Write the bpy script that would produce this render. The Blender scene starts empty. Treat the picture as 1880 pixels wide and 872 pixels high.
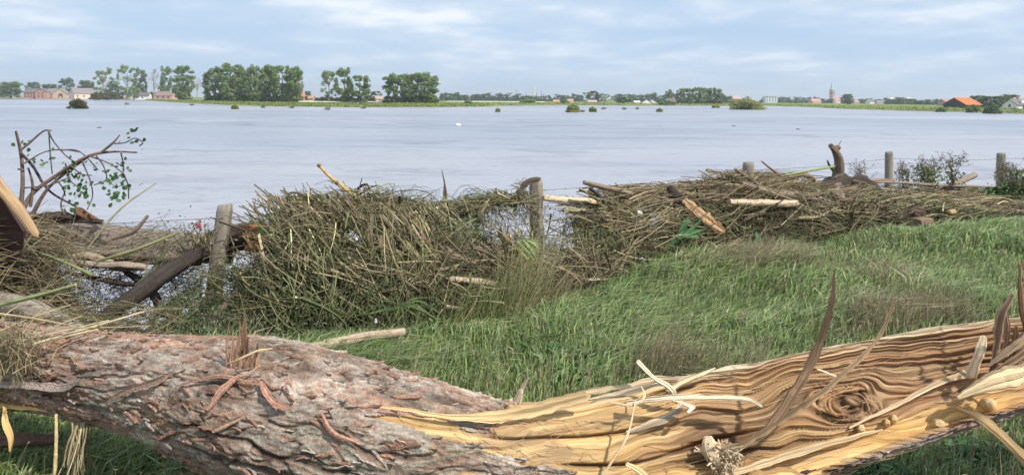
import bpy, math, random
import numpy as np
from mathutils import Vector, Matrix

random.seed(7); rng = np.random.default_rng(7)
S = bpy.context.scene
COL = S.collection
# ------------------------------------------------------------------ camera
F = 1368.0; HY0 = 182.0; ROLL = 14/1880.0; CAMZ = 1.65
cr, sr = math.cos(ROLL), math.sin(ROLL)
cam = bpy.data.cameras.new('camera'); camo = bpy.data.objects.new('camera', cam); COL.objects.link(camo)
cam.sensor_width = 36; cam.lens = 36*F/1880; cam.shift_y = -(436-HY0)/1880
cam.clip_start = 0.05; cam.clip_end = 20000
camo.matrix_world = Matrix(((cr, -sr, 0, 0), (0, 0, -1, 0), (sr, cr, 0, CAMZ), (0, 0, 0, 1)))
S.camera = camo
# ------------------------------------------------------------------ light
SUN_EL = math.radians(48); SUN_AZ = math.radians(128)      # azimuth clockwise from +Y (view direction)
sd = Vector((math.sin(SUN_AZ)*math.cos(SUN_EL), math.cos(SUN_AZ)*math.cos(SUN_EL), math.sin(SUN_EL)))
sun = bpy.data.lights.new('sun', 'SUN'); suno = bpy.data.objects.new('sun', sun); COL.objects.link(suno)
sun.energy = 4.1; sun.angle = math.radians(1.5); sun.color = (1.0, 0.95, 0.87)
suno.rotation_euler = sd.to_track_quat('Z', 'Y').to_euler()
W = bpy.data.worlds.new('World'); S.world = W; W.use_nodes = True
S.view_settings.view_transform = 'Standard'; S.view_settings.look = 'None'
S.view_settings.exposure = 0.29; S.view_settings.gamma = 1
nt = W.node_tree; nt.nodes.clear()
def N(nt, t, **kw):
    n = nt.nodes.new(t)
    for k, v in kw.items():
        if k.startswith('i_'):
            n.inputs[k[2:].replace('_', ' ')].default_value = v
        else: setattr(n, k, v)
    return n
def world():
    L = nt.links.new
    out = N(nt, 'ShaderNodeOutputWorld'); bg = N(nt, 'ShaderNodeBackground'); bg.inputs[1].default_value = 0.095
    sky = N(nt, 'ShaderNodeTexSky', sky_type='NISHITA', sun_disc=False, sun_elevation=SUN_EL, sun_rotation=SUN_AZ,
            altitude=0, air_density=1.1, dust_density=0.6, ozone_density=2.0)
    tc = N(nt, 'ShaderNodeTexCoord'); sep = N(nt, 'ShaderNodeSeparateXYZ'); L(tc.outputs['Generated'], sep.inputs[0])
    add = N(nt, 'ShaderNodeMath', operation='ADD'); add.inputs[1].default_value = 0.13
    mx = N(nt, 'ShaderNodeMath', operation='MAXIMUM'); mx.inputs[1].default_value = 0.0
    L(sep.outputs[2], mx.inputs[0]); L(mx.outputs[0], add.inputs[0])
    dx = N(nt, 'ShaderNodeMath', operation='DIVIDE'); dy = N(nt, 'ShaderNodeMath', operation='DIVIDE')
    L(sep.outputs[0], dx.inputs[0]); L(add.outputs[0], dx.inputs[1]); L(sep.outputs[1], dy.inputs[0]); L(add.outputs[0], dy.inputs[1])
    cmb = N(nt, 'ShaderNodeCombineXYZ'); L(dx.outputs[0], cmb.inputs[0]); L(dy.outputs[0], cmb.inputs[1]); cmb.inputs[2].default_value = 3.7
    n1 = N(nt, 'ShaderNodeTexNoise'); n1.inputs['Scale'].default_value = 0.8; n1.inputs['Detail'].default_value = 7; n1.inputs['Roughness'].default_value = 0.5; n1.inputs['Distortion'].default_value = .4
    n2 = N(nt, 'ShaderNodeTexNoise'); n2.inputs['Scale'].default_value = 2.6; n2.inputs['Detail'].default_value = 5
    L(cmb.outputs[0], n1.inputs['Vector']); L(cmb.outputs[0], n2.inputs['Vector'])
    mr = N(nt, 'ShaderNodeMapRange', interpolation_type='SMOOTHSTEP'); mr.inputs[1].default_value = 0.31; mr.inputs[2].default_value = 0.60
    L(n1.outputs[0], mr.inputs[0])
    m2 = N(nt, 'ShaderNodeMapRange', interpolation_type='SMOOTHSTEP'); m2.inputs[1].default_value = 0.36; m2.inputs[2].default_value = 0.70
    m2.inputs[3].default_value = 0.40; m2.inputs[4].default_value = 1.0
    L(n2.outputs[0], m2.inputs[0])
    # cloud cover: fades out towards the horizon
    el = N(nt, 'ShaderNodeMapRange', interpolation_type='SMOOTHSTEP'); el.inputs[1].default_value = 0.0; el.inputs[2].default_value = 0.13
    el.inputs[3].default_value = 0.35; el.inputs[4].default_value = 0.92
    L(mx.outputs[0], el.inputs[0])
    ml = N(nt, 'ShaderNodeMath', operation='MULTIPLY'); L(mr.outputs[0], ml.inputs[0]); L(m2.outputs[0], ml.inputs[1])
    ml2 = N(nt, 'ShaderNodeMath', operation='MULTIPLY'); L(ml.outputs[0], ml2.inputs[0]); L(el.outputs[0], ml2.inputs[1])
    # tint of the clear sky near the horizon (thin high haze)
    base = N(nt, 'ShaderNodeMix', data_type='RGBA'); base.inputs[0].default_value = 0.9
    L(sky.outputs[0], base.inputs[6]); base.inputs[7].default_value = (4.3, 5.85, 7.9, 1)
    cc = N(nt, 'ShaderNodeMix', data_type='RGBA'); cc.inputs[6].default_value = (6.1, 6.95, 8.1, 1); cc.inputs[7].default_value = (8.6, 9.0, 9.6, 1)
    L(m2.outputs[0], cc.inputs[0])
    mix = N(nt, 'ShaderNodeMix', data_type='RGBA'); L(ml2.outputs[0], mix.inputs[0]); L(base.outputs[2], mix.inputs[6]); L(cc.outputs[2], mix.inputs[7])
    L(mix.outputs[2], bg.inputs[0]); L(bg.outputs[0], out.inputs[0])
world()

# ------------------------------------------------------------------ maths helpers
def P(px, py, D):
    xc = (px-940)/F; yc = (HY0-py)/F
    return Vector(((xc*cr - yc*sr)*D, D, CAMZ + (xc*sr + yc*cr)*D))
def Pn(px, py, D):
    px = np.asarray(px, float); py = np.asarray(py, float); D = np.asarray(D, float)
    xc = (px-940)/F; yc = (HY0-py)/F
    return np.stack([(xc*cr-yc*sr)*D, D+0*px, CAMZ+(xc*sr+yc*cr)*D], -1)
WATER = -1.85; LAND = -0.95
FX = np.array([-9, -3.72, -2.44, .25, 2.99, 6.07, 8.67, 16.0]); FY = np.array([4.6, 5.55, 6.3, 7.6, 9.4, 12.0, 13.3, 17.0])
def fence_y(x): return np.interp(x, FX, FY)
def edge_y(x): return fence_y(x)-.05-np.interp(x, [-1.95, -1.55], [.8, 0])
def ground_z(x, y):
    x = np.asarray(x, float); y = np.asarray(y, float)
    d = y - edge_y(x)
    near = -0.05*np.clip(y/7, 0, 1) + 0.035*np.sin(x*1.3+.5)*np.sin(y*0.9) + 0.02*np.sin(x*3.1)*np.cos(y*2.7)
    return np.where(d < 0, near, np.maximum(near - 0.62*d, -3.2))
def G(px, py):
    D = 5.0
    for _ in range(30):
        p = P(px, py, D); g = float(ground_z(p.x, p.y))
        k = (CAMZ - p.z)/D
        D = 0.5*D + 0.5*max((CAMZ-g)/max(k, 1e-3), .3)
    return D
def waterD(px, py):
    p = P(px, py, 1.0); return (CAMZ-WATER)/(CAMZ-p.z)
def h2(ix, iy, seed):
    with np.errstate(over='ignore'):
        h = (ix.astype(np.int64)*374761393 + iy.astype(np.int64)*668265263 + seed*1442695041) & 0xffffffff
        h = ((h ^ (h >> 13))*1274126177) & 0xffffffff
        h = h ^ (h >> 16)
    return (h & 0xffffff)/float(0xffffff)
def vn(x, y, seed=0):
    x = np.asarray(x, float); y = np.asarray(y, float)
    x, y = np.broadcast_arrays(x, y)
    ix = np.floor(x).astype(np.int64); iy = np.floor(y).astype(np.int64); fx = x-ix; fy = y-iy
    fx = fx*fx*fx*(fx*(fx*6-15)+10); fy = fy*fy*fy*(fy*(fy*6-15)+10)
    a = h2(ix, iy, seed); b = h2(ix+1, iy, seed); c = h2(ix, iy+1, seed); d = h2(ix+1, iy+1, seed)
    return (a*(1-fx)+b*fx)*(1-fy) + (c*(1-fx)+d*fx)*fy
def fbm(x, y, seed=0, o=4, g=0.5):
    s = 0; a = 1; t = 0
    for i in range(o):
        s = s + a*vn(x*2**i+i*17.3, y*2**i+i*9.1, seed+i); t += a; a *= g
    return s/t
def sst(x, a, b):
    t = np.clip((x-a)/(b-a), 0, 1); return t*t*(3-2*t)
def catmull(pts, n):
    pts = np.array(pts, float); m = len(pts)
    if m == 2:
        t = np.linspace(0, 1, n)[:, None]; return pts[0]*(1-t)+pts[1]*t
    e = np.vstack([2*pts[0]-pts[1], pts, 2*pts[-1]-pts[-2]])
    T = np.linspace(0, m-1-1e-9, n); i = T.astype(int); t = (T-i)[:, None]
    p0, p1, p2, p3 = e[i], e[i+1], e[i+2], e[i+3]
    return .5*((2*p1)+(-p0+p2)*t+(2*p0-5*p1+4*p2-p3)*t*t+(-p0+3*p1-3*p2+p3)*t**3)

# ------------------------------------------------------------------ mesh helpers
class MB:
    def __init__(s): s.V = []; s.Fq = []; s.Ft = []; s.C = []; s.U = []; s.n = 0
    def add(s, V, Q=None, T=None, C=(.5, .5, .5), U=None):
        V = np.asarray(V, float).reshape(-1, 3)
        C = np.asarray(C, float)
        if C.ndim == 1: C = np.tile(C[:3], (len(V), 1))
        s.V.append(V); s.C.append(C[:, :3])
        s.U.append(np.zeros((len(V), 2)) if U is None else np.asarray(U, float).reshape(-1, 2))
        if Q is not None and len(Q): s.Fq.append(np.asarray(Q, np.int64).reshape(-1, 4)+s.n)
        if T is not None and len(T): s.Ft.append(np.asarray(T, np.int64).reshape(-1, 3)+s.n)
        s.n += len(V)
    def build(s, name, mat, parent=None, smooth=False):
        V = np.vstack(s.V); C = np.vstack(s.C); U = np.vstack(s.U)
        Q = np.vstack(s.Fq) if s.Fq else np.zeros((0, 4), int); T = np.vstack(s.Ft) if s.Ft else np.zeros((0, 3), int)
        me = bpy.data.meshes.new(name); me.vertices.add(len(V)); me.vertices.foreach_set('co', V.ravel())
        nl = len(Q)*4+len(T)*3; me.loops.add(nl); li = np.concatenate([Q.ravel(), T.ravel()]).astype(np.int32)
        me.loops.foreach_set('vertex_index', li)
        me.polygons.add(len(Q)+len(T))
        st = np.concatenate([np.arange(len(Q))*4, len(Q)*4+np.arange(len(T))*3]).astype(np.int32)
        me.polygons.foreach_set('loop_start', st)
        me.polygons.foreach_set('use_smooth', np.full(len(Q)+len(T), smooth, bool))
        me.update(calc_edges=True)
        a = me.color_attributes.new('Col', 'FLOAT_COLOR', 'POINT')
        a.data.foreach_set('color', np.hstack([np.clip(C, 0, 1), np.ones((len(V), 1))]).ravel())
        uv = me.uv_layers.new(name='UVMap'); uv.data.foreach_set('uv', U[li].ravel())
        me.materials.append(mat)
        o = bpy.data.objects.new(name, me); COL.objects.link(o)
        if parent: o.parent = parent
        return o
def tag(o, label=None, cat=None, group=None, kind=None):
    if label: o['label'] = label
    if cat: o['category'] = cat
    if group: o['group'] = group
    if kind: o['kind'] = kind
    return o
def empty(name, loc=(0, 0, 0), rz=0):
    o = bpy.data.objects.new(name, None); COL.objects.link(o); o.location = loc; o.rotation_euler = (0, 0, rz); o.empty_display_size = .2
    return o
def local(mb, root):
    """express a builder's points relative to an empty without rotation"""
    l = np.array(root.location); mb.V = [v-l for v in mb.V]; return mb
def stems(mb, p0, p3, bend, r0, r1, col, K=4, sides=3, flat=1.0):
    p0 = np.asarray(p0, float); p3 = np.asarray(p3, float); n = len(p0)
    if n == 0: return
    t = np.linspace(0, 1, K)[None, :, None]
    mid = (p0+p3)/2+bend
    C = (1-t)**2*p0[:, None]+2*t*(1-t)*mid[:, None]+t*t*p3[:, None]
    d = p3-p0; d /= np.linalg.norm(d, axis=1, keepdims=True)+1e-9
    a = rng.normal(size=(n, 3)); a -= d*(a*d).sum(1, keepdims=True); a /= np.linalg.norm(a, axis=1, keepdims=True)+1e-9
    b = np.cross(d, a)*flat
    r = (np.broadcast_to(r0, n)[:, None]*(1-t[..., 0])+np.broadcast_to(r1, n)[:, None]*t[..., 0])
    ang = np.arange(sides)*2*math.pi/sides
    ring = np.cos(ang)[None, None, :, None]*a[:, None, None, :]+np.sin(ang)[None, None, :, None]*b[:, None, None, :]
    V = C[:, :, None, :]+ring*r[:, :, None, None]
    base = (np.arange(n)*K*sides)[:, None, None]; k = np.arange(K-1)[None, :, None]*sides; s = np.arange(sides)[None, None, :]; s2 = (s+1) % sides
    Q = np.stack([base+k+s, base+k+s2, base+k+sides+s2, base+k+sides+s], -1).reshape(-1, 4)
    col = np.asarray(col, float)
    if col.ndim == 1: col = np.tile(col, (n, 1))
    cc = np.repeat(col, K*sides, axis=0)*(0.85+0.3*rng.random((n*K*sides, 1)))
    mb.add(V.reshape(-1, 3), Q=Q, C=cc)
def leaves(mb, c, size, col, nrm=None, aspect=.55, fold=.15, rnd=False):
    c = np.asarray(c, float); n = len(c)
    if n == 0: return
    a = rng.normal(size=(n, 3))
    nz = rng.normal(size=(n, 3)) if nrm is None else nrm+0.6*rng.normal(size=(n, 3))
    nz /= np.linalg.norm(nz, axis=1, keepdims=True)+1e-9
    a -= nz*(a*nz).sum(1, keepdims=True); a /= np.linalg.norm(a, axis=1, keepdims=True)+1e-9
    b = np.cross(nz, a); s = np.broadcast_to(size, n)[:, None]
    if rnd:
        V = np.stack([c-a*s, c-a*s*.45+b*s*aspect+nz*s*fold, c+a*s*.35+b*s*aspect*.9+nz*s*fold, c+a*s*1.1, c+a*s*.35-b*s*aspect*.9+nz*s*fold, c-a*s*.45-b*s*aspect+nz*s*fold], 1)
        i = np.arange(n)[:, None]*6; Q = np.vstack([np.hstack([i, i+1, i+2, i+3]), np.hstack([i, i+3, i+4, i+5])]); col = np.asarray(col, float)
        if col.ndim == 1: col = np.tile(col, (n, 1))
        mb.add(V.reshape(-1, 3), Q=Q, C=np.repeat(col, 6, axis=0)); return
    V = np.stack([c-a*s, c+b*s*aspect+nz*s*fold, c+a*s, c-b*s*aspect+nz*s*fold], 1)
    i = np.arange(n)[:, None]*4
    Q = np.hstack([i, i+1, i+2, i+3])
    col = np.asarray(col, float)
    if col.ndim == 1: col = np.tile(col, (n, 1))
    mb.add(V.reshape(-1, 3), Q=Q, C=np.repeat(col, 4, axis=0))
def sweep(mb, pts, rad, sides=10, n=40, col=(.3, .25, .2), capcol=(.5, .38, .22), nz=.12, nf=3., flat=1., seed=0, cap=True, streak=.35, ragged=0., updir=None):
    """noisy tapered tube along a spline; pts Nx3, rad per control point"""
    C = catmull(pts, n); R = catmull(np.array(rad, float)[:, None].repeat(2, 1), n)[:, 0]; R = np.maximum(R, 1e-4)
    T = np.gradient(C, axis=0); T /= np.linalg.norm(T, axis=1, keepdims=True)+1e-9
    up = np.array([0, 0, 1.]) if updir is None else np.array(updir, float)
    A = np.zeros_like(C); a = np.cross(T[0], up)
    if np.linalg.norm(a) < .05: a = np.cross(T[0], [1., 0, 0])
    for i in range(n):
        a = a-T[i]*(a@T[i]); a = a/(np.linalg.norm(a)+1e-9); A[i] = a
    B = np.cross(T, A)
    th = np.arange(sides)*2*math.pi/sides
    L = np.concatenate([[0], np.cumsum(np.linalg.norm(np.diff(C, axis=0), axis=1))])
    U, TH = np.meshgrid(L, th, indexing='ij')
    ca = np.cos(TH)*2+5*seed; sa = np.sin(TH)*2+3*seed
    rm = R.mean()
    nn = fbm(U/rm*.25*nf/3+ca*.7, sa+U*.0+seed, seed, 3)-.5
    fib = fbm(U/rm*.12+7, TH/6.283*sides*.9+seed, seed+5, 3)-.5
    rr = R[:, None]*(1+nz*2*nn+nz*1.6*fib)
    V = C[:, None]+A[:, None]*(np.cos(TH)*rr)[..., None]+B[:, None]*(np.sin(TH)*rr*flat)[..., None]
    if ragged > 0:
        rg = ragged*(vn(th*3.1, th*0+seed, seed+3)-.3)
        V[-1] += T[-1]*rg[:, None]; V[0] -= T[0]*rg[::-1, None]
    i = np.arange(n-1)[:, None]*sides; s = np.arange(sides)[None]; s2 = (s+1) % sides
    Q = np.stack([i+s, i+s2, i+sides+s2, i+sides+s], -1).reshape(-1, 4)
    col = np.array(col, float)
    cf = 1+streak*2*fib+streak*1.2*nn
    Cc = (cf[..., None]*col).reshape(-1, 3)
    mb.add(V.reshape(-1, 3), Q=Q, C=Cc, U=np.stack([U, TH*rm], -1).reshape(-1, 2))
    if cap:
        for e, fl in ((0, 1), (n-1, -1)):
            ring = V[e]; c0 = ring.mean(0)-T[e]*fl*R[e]*.12
            vv = np.vstack([ring, c0]); k = np.arange(sides); k2 = (k+1) % sides
            T3 = np.stack([k2, k, np.full(sides, sides)], -1) if fl > 0 else np.stack([k, k2, np.full(sides, sides)], -1)
            jit = 1+.4*(vn(k*1.7, k*0., seed+9)-.5); cc = np.vstack([np.array(capcol)[None]*jit[:, None], np.array(capcol)*.7])
            mb.add(vv, T=T3, C=cc)
    return C
def box(mb, c, s, rz=0, col=(.5, .5, .5), M=None, jit=0):
    v = np.array([[x, y, z] for x in (-.5, .5) for y in (-.5, .5) for z in (-.5, .5)])*np.array(s)
    if jit: v += rng.normal(size=v.shape)*jit
    if M is not None: v = v@np.array(M.to_3x3()).T
    ca, sa = math.cos(rz), math.sin(rz)
    v = np.stack([v[:, 0]*ca-v[:, 1]*sa, v[:, 0]*sa+v[:, 1]*ca, v[:, 2]], -1)+np.array(c)
    mb.add(v, Q=[[0, 1, 3, 2], [4, 6, 7, 5], [0, 4, 5, 1], [2, 3, 7, 6], [0, 2, 6, 4], [1, 5, 7, 3]], C=col)
def beveled(o, w, seg=2):
    m = o.modifiers.new('bevel', 'BEVEL'); m.width = w; m.segments = seg; m.limit_method = 'ANGLE'; return o

# ------------------------------------------------------------------ materials
def mat_col(name, rough=.85, noise=.25, nscale=30., bump=.0, bscale=60., spec=.3, uvn=None, trans=0., dist=.01):
    m = bpy.data.materials.new(name); m.use_nodes = True; t = m.node_tree; L = t.links.new
    b = t.nodes['Principled BSDF']; b.inputs['Roughness'].default_value = rough; b.inputs['Specular IOR Level'].default_value = spec
    a = N(t, 'ShaderNodeAttribute', attribute_name='Col')
    tc = N(t, 'ShaderNodeTexCoord')
    nz = N(t, 'ShaderNodeTexNoise'); nz.inputs['Scale'].default_value = nscale; nz.inputs['Detail'].default_value = 5
    if uvn:
        mp = N(t, 'ShaderNodeMapping'); mp.inputs['Scale'].default_value = (uvn[0], uvn[1], 1); L(tc.outputs['UV'], mp.inputs[0]); L(mp.outputs[0], nz.inputs['Vector']); nz.inputs['Scale'].default_value = 1
    else: L(tc.outputs['Object'], nz.inputs['Vector'])
    mr = N(t, 'ShaderNodeMapRange'); mr.inputs[1].default_value = .3; mr.inputs[2].default_value = .7; mr.inputs[3].default_value = 1-noise; mr.inputs[4].default_value = 1+noise
    L(nz.outputs[0], mr.inputs[0])
    mu = N(t, 'ShaderNodeVectorMath', operation='SCALE'); L(a.outputs['Color'], mu.inputs[0]); L(mr.outputs[0], mu.inputs['Scale'])
    L(mu.outputs[0], b.inputs['Base Color'])
    if bump:
        nb = nz if uvn else N(t, 'ShaderNodeTexNoise')
        if not uvn: nb.inputs['Scale'].default_value = bscale; nb.inputs['Detail'].default_value = 6; L(tc.outputs['Object'], nb.inputs['Vector'])
        bp = N(t, 'ShaderNodeBump'); bp.inputs['Strength'].default_value = bump; bp.inputs['Distance'].default_value = dist; L(nb.outputs[0], bp.inputs['Height']); L(bp.outputs[0], b.inputs['Normal'])
    if trans:
        out = t.nodes['Material Output']; tr = N(t, 'ShaderNodeBsdfTranslucent'); mx = N(t, 'ShaderNodeMixShader'); mx.inputs[0].default_value = trans
        L(mu.outputs[0], tr.inputs[0]); L(b.outputs[0], mx.inputs[1]); L(tr.outputs[0], mx.inputs[2]); L(mx.outputs[0], out.inputs[0])
    return m
M_BARK = mat_col('old_bark', .9, .28, 90, .9, 160, .2, dist=.006)
M_WOOD = mat_col('torn_wood', .7, .22, 1, .8, 1, .3, uvn=(9, 260), dist=.004)
M_STICK = mat_col('driftwood', .85, .25, 40, .6, 110, .2)
M_STRAW = mat_col('dry_stems', .7, .2, 25, 0, 1, .35, trans=.12)
M_GRASS = mat_col('grass_blades', .55, .15, 6, 0, 1, .4, trans=.3)
M_LEAF = mat_col('leaves', .5, .15, 20, 0, 1, .4, trans=.3)
M_TREE = mat_col('tree_foliage', .8, .2, .4, 0, 1, .15, trans=.2)
M_SOIL = mat_col('soil', .95, .4, 14, .8, 30, .1)
M_FIELD = mat_col('far_field', .95, .22, .08, 0, 1, .1)
M_POST = mat_col('weathered_post', .9, .25, 1, .8, 1, .15, uvn=(14, 160), dist=.004)
M_WALL = mat_col('masonry', .9, .1, 3, 0, 1, .15)
M_ROOF = mat_col('roof_tiles', .85, .15, 2, 0, 1, .15)
M_GLASS = mat_col('window_glass', .15, .1, 2, 0, 1, .5)
M_METAL = mat_col('metal', .4, .15, 20, 0, 1, .5)
M_PLASTIC = mat_col('plastic', .35, .1, 20, 0, 1, .5)
M_STONE = mat_col('brick_block', .9, .25, 50, .6, 120, .2)

# ------------------------------------------------------------------ setting
def ground():
    xs = np.concatenate([np.linspace(-60, -8, 14), np.linspace(-7.8, 16, 160), np.linspace(17, 90, 16)])
    ys = np.concatenate([np.linspace(-40, 0, 8), np.linspace(.3, 20, 140), np.linspace(21, 60, 10)])
    X, Y = np.meshgrid(xs, ys, indexing='ij'); Z = ground_z(X, Y)
    n, m = X.shape; i = np.arange(n-1)[:, None]*m; j = np.arange(m-1)[None]
    Q = np.stack([i+j, i+m+j, i+m+j+1, i+j+1], -1).reshape(-1, 4)
    f = fbm(X*1.2, Y*1.2, 3)[..., None]
    c = np.array([.045, .06, .02])*(1-f)+np.array([.085, .07, .04])*f
    mb = MB(); mb.add(np.stack([X, Y, Z], -1).reshape(-1, 3), Q=Q, C=c.reshape(-1, 3))
    tag(mb.build('ground', M_SOIL, smooth=True), kind='structure')
ground()
def water():
    m = bpy.data.materials.new('flood_water'); m.use_nodes = True; t = m.node_tree; L = t.links.new
    b = t.nodes['Principled BSDF']; b.inputs['IOR'].default_value = 1.33
    tc = N(t, 'ShaderNodeTexCoord')
    def noise(sx, sy, det=6, dist=0., rot=0., rough=.55):
        mp = N(t, 'ShaderNodeMapping'); mp.inputs['Scale'].default_value = (sx, sy, 1); mp.inputs['Rotation'].default_value = (0, 0, rot); L(tc.outputs['Object'], mp.inputs[0])
        n = N(t, 'ShaderNodeTexNoise'); n.inputs['Scale'].default_value = 1.; n.inputs['Detail'].default_value = det; n.inputs['Distortion'].default_value = dist; n.inputs['Roughness'].default_value = rough; L(mp.outputs[0], n.inputs['Vector']); return n.outputs[0]
    def ramp(x, a, b_, c=0., d=1.):
        r = N(t, 'ShaderNodeMapRange', interpolation_type='SMOOTHSTEP'); r.inputs[1].default_value = a; r.inputs[2].default_value = b_; r.inputs[3].default_value = c; r.inputs[4].default_value = d; L(x, r.inputs[0]); return r.outputs[0]
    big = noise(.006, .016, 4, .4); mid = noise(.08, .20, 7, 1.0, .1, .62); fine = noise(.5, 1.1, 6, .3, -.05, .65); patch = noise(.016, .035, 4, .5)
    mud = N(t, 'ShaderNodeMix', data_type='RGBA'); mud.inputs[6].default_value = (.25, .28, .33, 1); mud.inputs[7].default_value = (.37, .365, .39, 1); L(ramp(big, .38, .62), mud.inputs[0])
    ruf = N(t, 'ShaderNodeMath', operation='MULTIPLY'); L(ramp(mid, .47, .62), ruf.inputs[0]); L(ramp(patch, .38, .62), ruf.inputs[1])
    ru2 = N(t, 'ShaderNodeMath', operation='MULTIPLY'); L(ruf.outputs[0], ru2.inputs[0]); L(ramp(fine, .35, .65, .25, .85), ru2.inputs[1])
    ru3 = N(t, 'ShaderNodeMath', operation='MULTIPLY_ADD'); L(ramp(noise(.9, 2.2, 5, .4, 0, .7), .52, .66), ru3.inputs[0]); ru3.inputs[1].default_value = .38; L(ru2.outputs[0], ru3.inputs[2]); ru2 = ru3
    dk = N(t, 'ShaderNodeMix', data_type='RGBA'); dk.inputs[7].default_value = (.10, .115, .155, 1); L(ru2.outputs[0], dk.inputs[0]); L(mud.outputs[2], dk.inputs[6]); L(dk.outputs[2], b.inputs['Base Color'])  # ripple streaks: darker sky reflection of ruffled water put into the base colour
    L(ramp(mid, .40, .65, .30, .36), b.inputs['Roughness'])
    bp = N(t, 'ShaderNodeBump'); bp.inputs['Distance'].default_value = .06; bp.inputs['Strength'].default_value = .8; L(noise(1.3, 2.4, 5, .5), bp.inputs['Height'])
    bp2 = N(t, 'ShaderNodeBump'); bp2.inputs['Distance'].default_value = .35; bp2.inputs['Strength'].default_value = .6; L(mid, bp2.inputs['Height']); L(bp2.outputs[0], bp.inputs['Normal'])
    L(bp.outputs[0], b.inputs['Normal'])
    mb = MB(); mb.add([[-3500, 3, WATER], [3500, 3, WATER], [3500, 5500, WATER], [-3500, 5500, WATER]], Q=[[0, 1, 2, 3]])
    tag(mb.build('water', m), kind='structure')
water()
WL = [(-900, 181.5), (-300, 181.5), (0, 181.5), (150, 182), (235, 183), (290, 186.5), (350, 190), (420, 193.5), (500, 196), (640, 197.5), (800, 197.5), (880, 196.5), (930, 194.6), (1000, 194), (1200, 194.5),
      (1340, 195), (1420, 195.3), (1480, 197), (1540, 200), (1620, 202.5), (1700, 205), (1800, 207.3), (1880, 209.5), (2100, 214), (2600, 226)]
WLp = np.array([w[0] for w in WL], float); WLy = np.array([w[1] for w in WL], float)
def far_land():
    px = np.linspace(-850, 2550, 500); py = np.interp(px, WLp, WLy)+(vn(px*.12, px*0, 4)-.5)*.9
    D = np.array([waterD(a, b) for a, b in zip(px, py)])
    rows = []; cols = []
    for k, (dd, zz) in enumerate([(-6, -.25), (0, 0), (6, .35), (18, .65), (45, .88), (120, .9), (400, .92), (1200, .95), (4200, 1.)]):
        DD = D+dd if dd < 1000 else np.maximum(D+dd, 3200 if dd > 2000 else 0)
        p = Pn(px, 182, DD); p[:, 2] = WATER+zz+(0 if k < 2 else .12*(vn(px*.3, px*0+k, 8)-.5)); rows.append(p)
        t = vn(px*.05, px*0+k*.7, 21)[:, None]
        g = np.array([.15, .20, .05])*(1-t)+np.array([.20, .22, .07])*t
        if k < 2: g = np.array([.22, .18, .12])*.9+g*0
        cols.append(g)
    V = np.stack(rows, 0); n, m = V.shape[:2]; i = np.arange(n-1)[:, None]*m; j = np.arange(m-1)[None]
    Q = np.stack([i+j, i+j+1, i+m+j+1, i+m+j], -1).reshape(-1, 4)
    mb = MB(); mb.add(V.reshape(-1, 3), Q=Q, C=np.stack(cols, 0).reshape(-1, 3))
    tag(mb.build('far_bank', M_FIELD, smooth=True), kind='structure')
    # pale road along the far dike and the strips of lighter ground
    def strip(pa, pb, Da, w, name, c):
        p = np.linspace(pa, pb, 40); a = Pn(p, 182, Da); b = Pn(p, 182, Da+w); a[:, 2] = LAND+.12; b[:, 2] = LAND+.75
        k = np.arange(39); mb = MB(); mb.add(np.vstack([a, b]), Q=np.stack([k, k+1, k+41, k+40], -1), C=c); tag(mb.build(name, M_FIELD), kind='structure')
    strip(-300, 190, 760, 14, 'road', (.6, .54, .44)); strip(548, 700, 395, 7, 'path', (.62, .58, .48))
    strip(820, 1000, 560, 16, 'far_path', (.5, .46, .36))
far_land()
# grass tussocks at the edge of the far bank: one uncountable cover
mb = MB(); n = 9000; px = rng.uniform(235, 1950, n); px = np.where(rng.random(n) < .5, rng.uniform(260, 900, n), px); k = rng.random(n)
D0 = np.array([waterD(a, b) for a, b in zip(px, np.interp(px, WLp, WLy))]); D = D0+3+k*k*70
c = Pn(px, 182, D); c[:, 2] = WATER+np.interp(D-D0, [0, 6, 18, 45, 70], [0, .35, .65, .88, .9])+.25
t = rng.random((n, 1)); leaves(mb, c, rng.uniform(.25, .7, n), np.array([.10, .17, .04])*(1-t)+np.array([.24, .26, .09])*t, nrm=np.array([0, -.6, .8]))
tag(mb.build('bank_grass', M_TREE), 'rough yellow green grass covering the far river bank', 'grass', kind='stuff')

# ------------------------------------------------------------------ trees
def crown_mesh(lobes, n, size, c0, c1, seed=0, gap=.3):
    mb = MB(); L = np.array(lobes, float); vol = (L[:, 3]*L[:, 4]*L[:, 5])**.75; vol /= vol.sum()
    k = rng.choice(len(L), n, p=vol); d = rng.normal(size=(n, 3)); d /= np.linalg.norm(d, axis=1, keepdims=True)
    rr = rng.random(n)**.38; ns = .78+.5*fbm(d[:, 0]*2.2+k*3+seed, d[:, 2]*2.2+d[:, 1], seed, 2)
    c = L[k, :3]+d*L[k, 3:6]*(rr*ns)[:, None]
    hole = vn(c[:, 0]*.55+c[:, 1]*.4, c[:, 2]*.55, seed+3) > gap; c = c[hole]; d = d[hole]; k = k[hole]
    t = np.clip(.5*vn(c[:, 0]*.8, c[:, 2]*.8, seed+5)+.6*rng.random(len(c))-.05, 0, 1)[:, None]
    leaves(mb, c, size*rng.uniform(.6, 1.3, len(c)), np.array(c0)*(1-t)+np.array(c1)*t, nrm=d, aspect=.75)
    return mb
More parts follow.
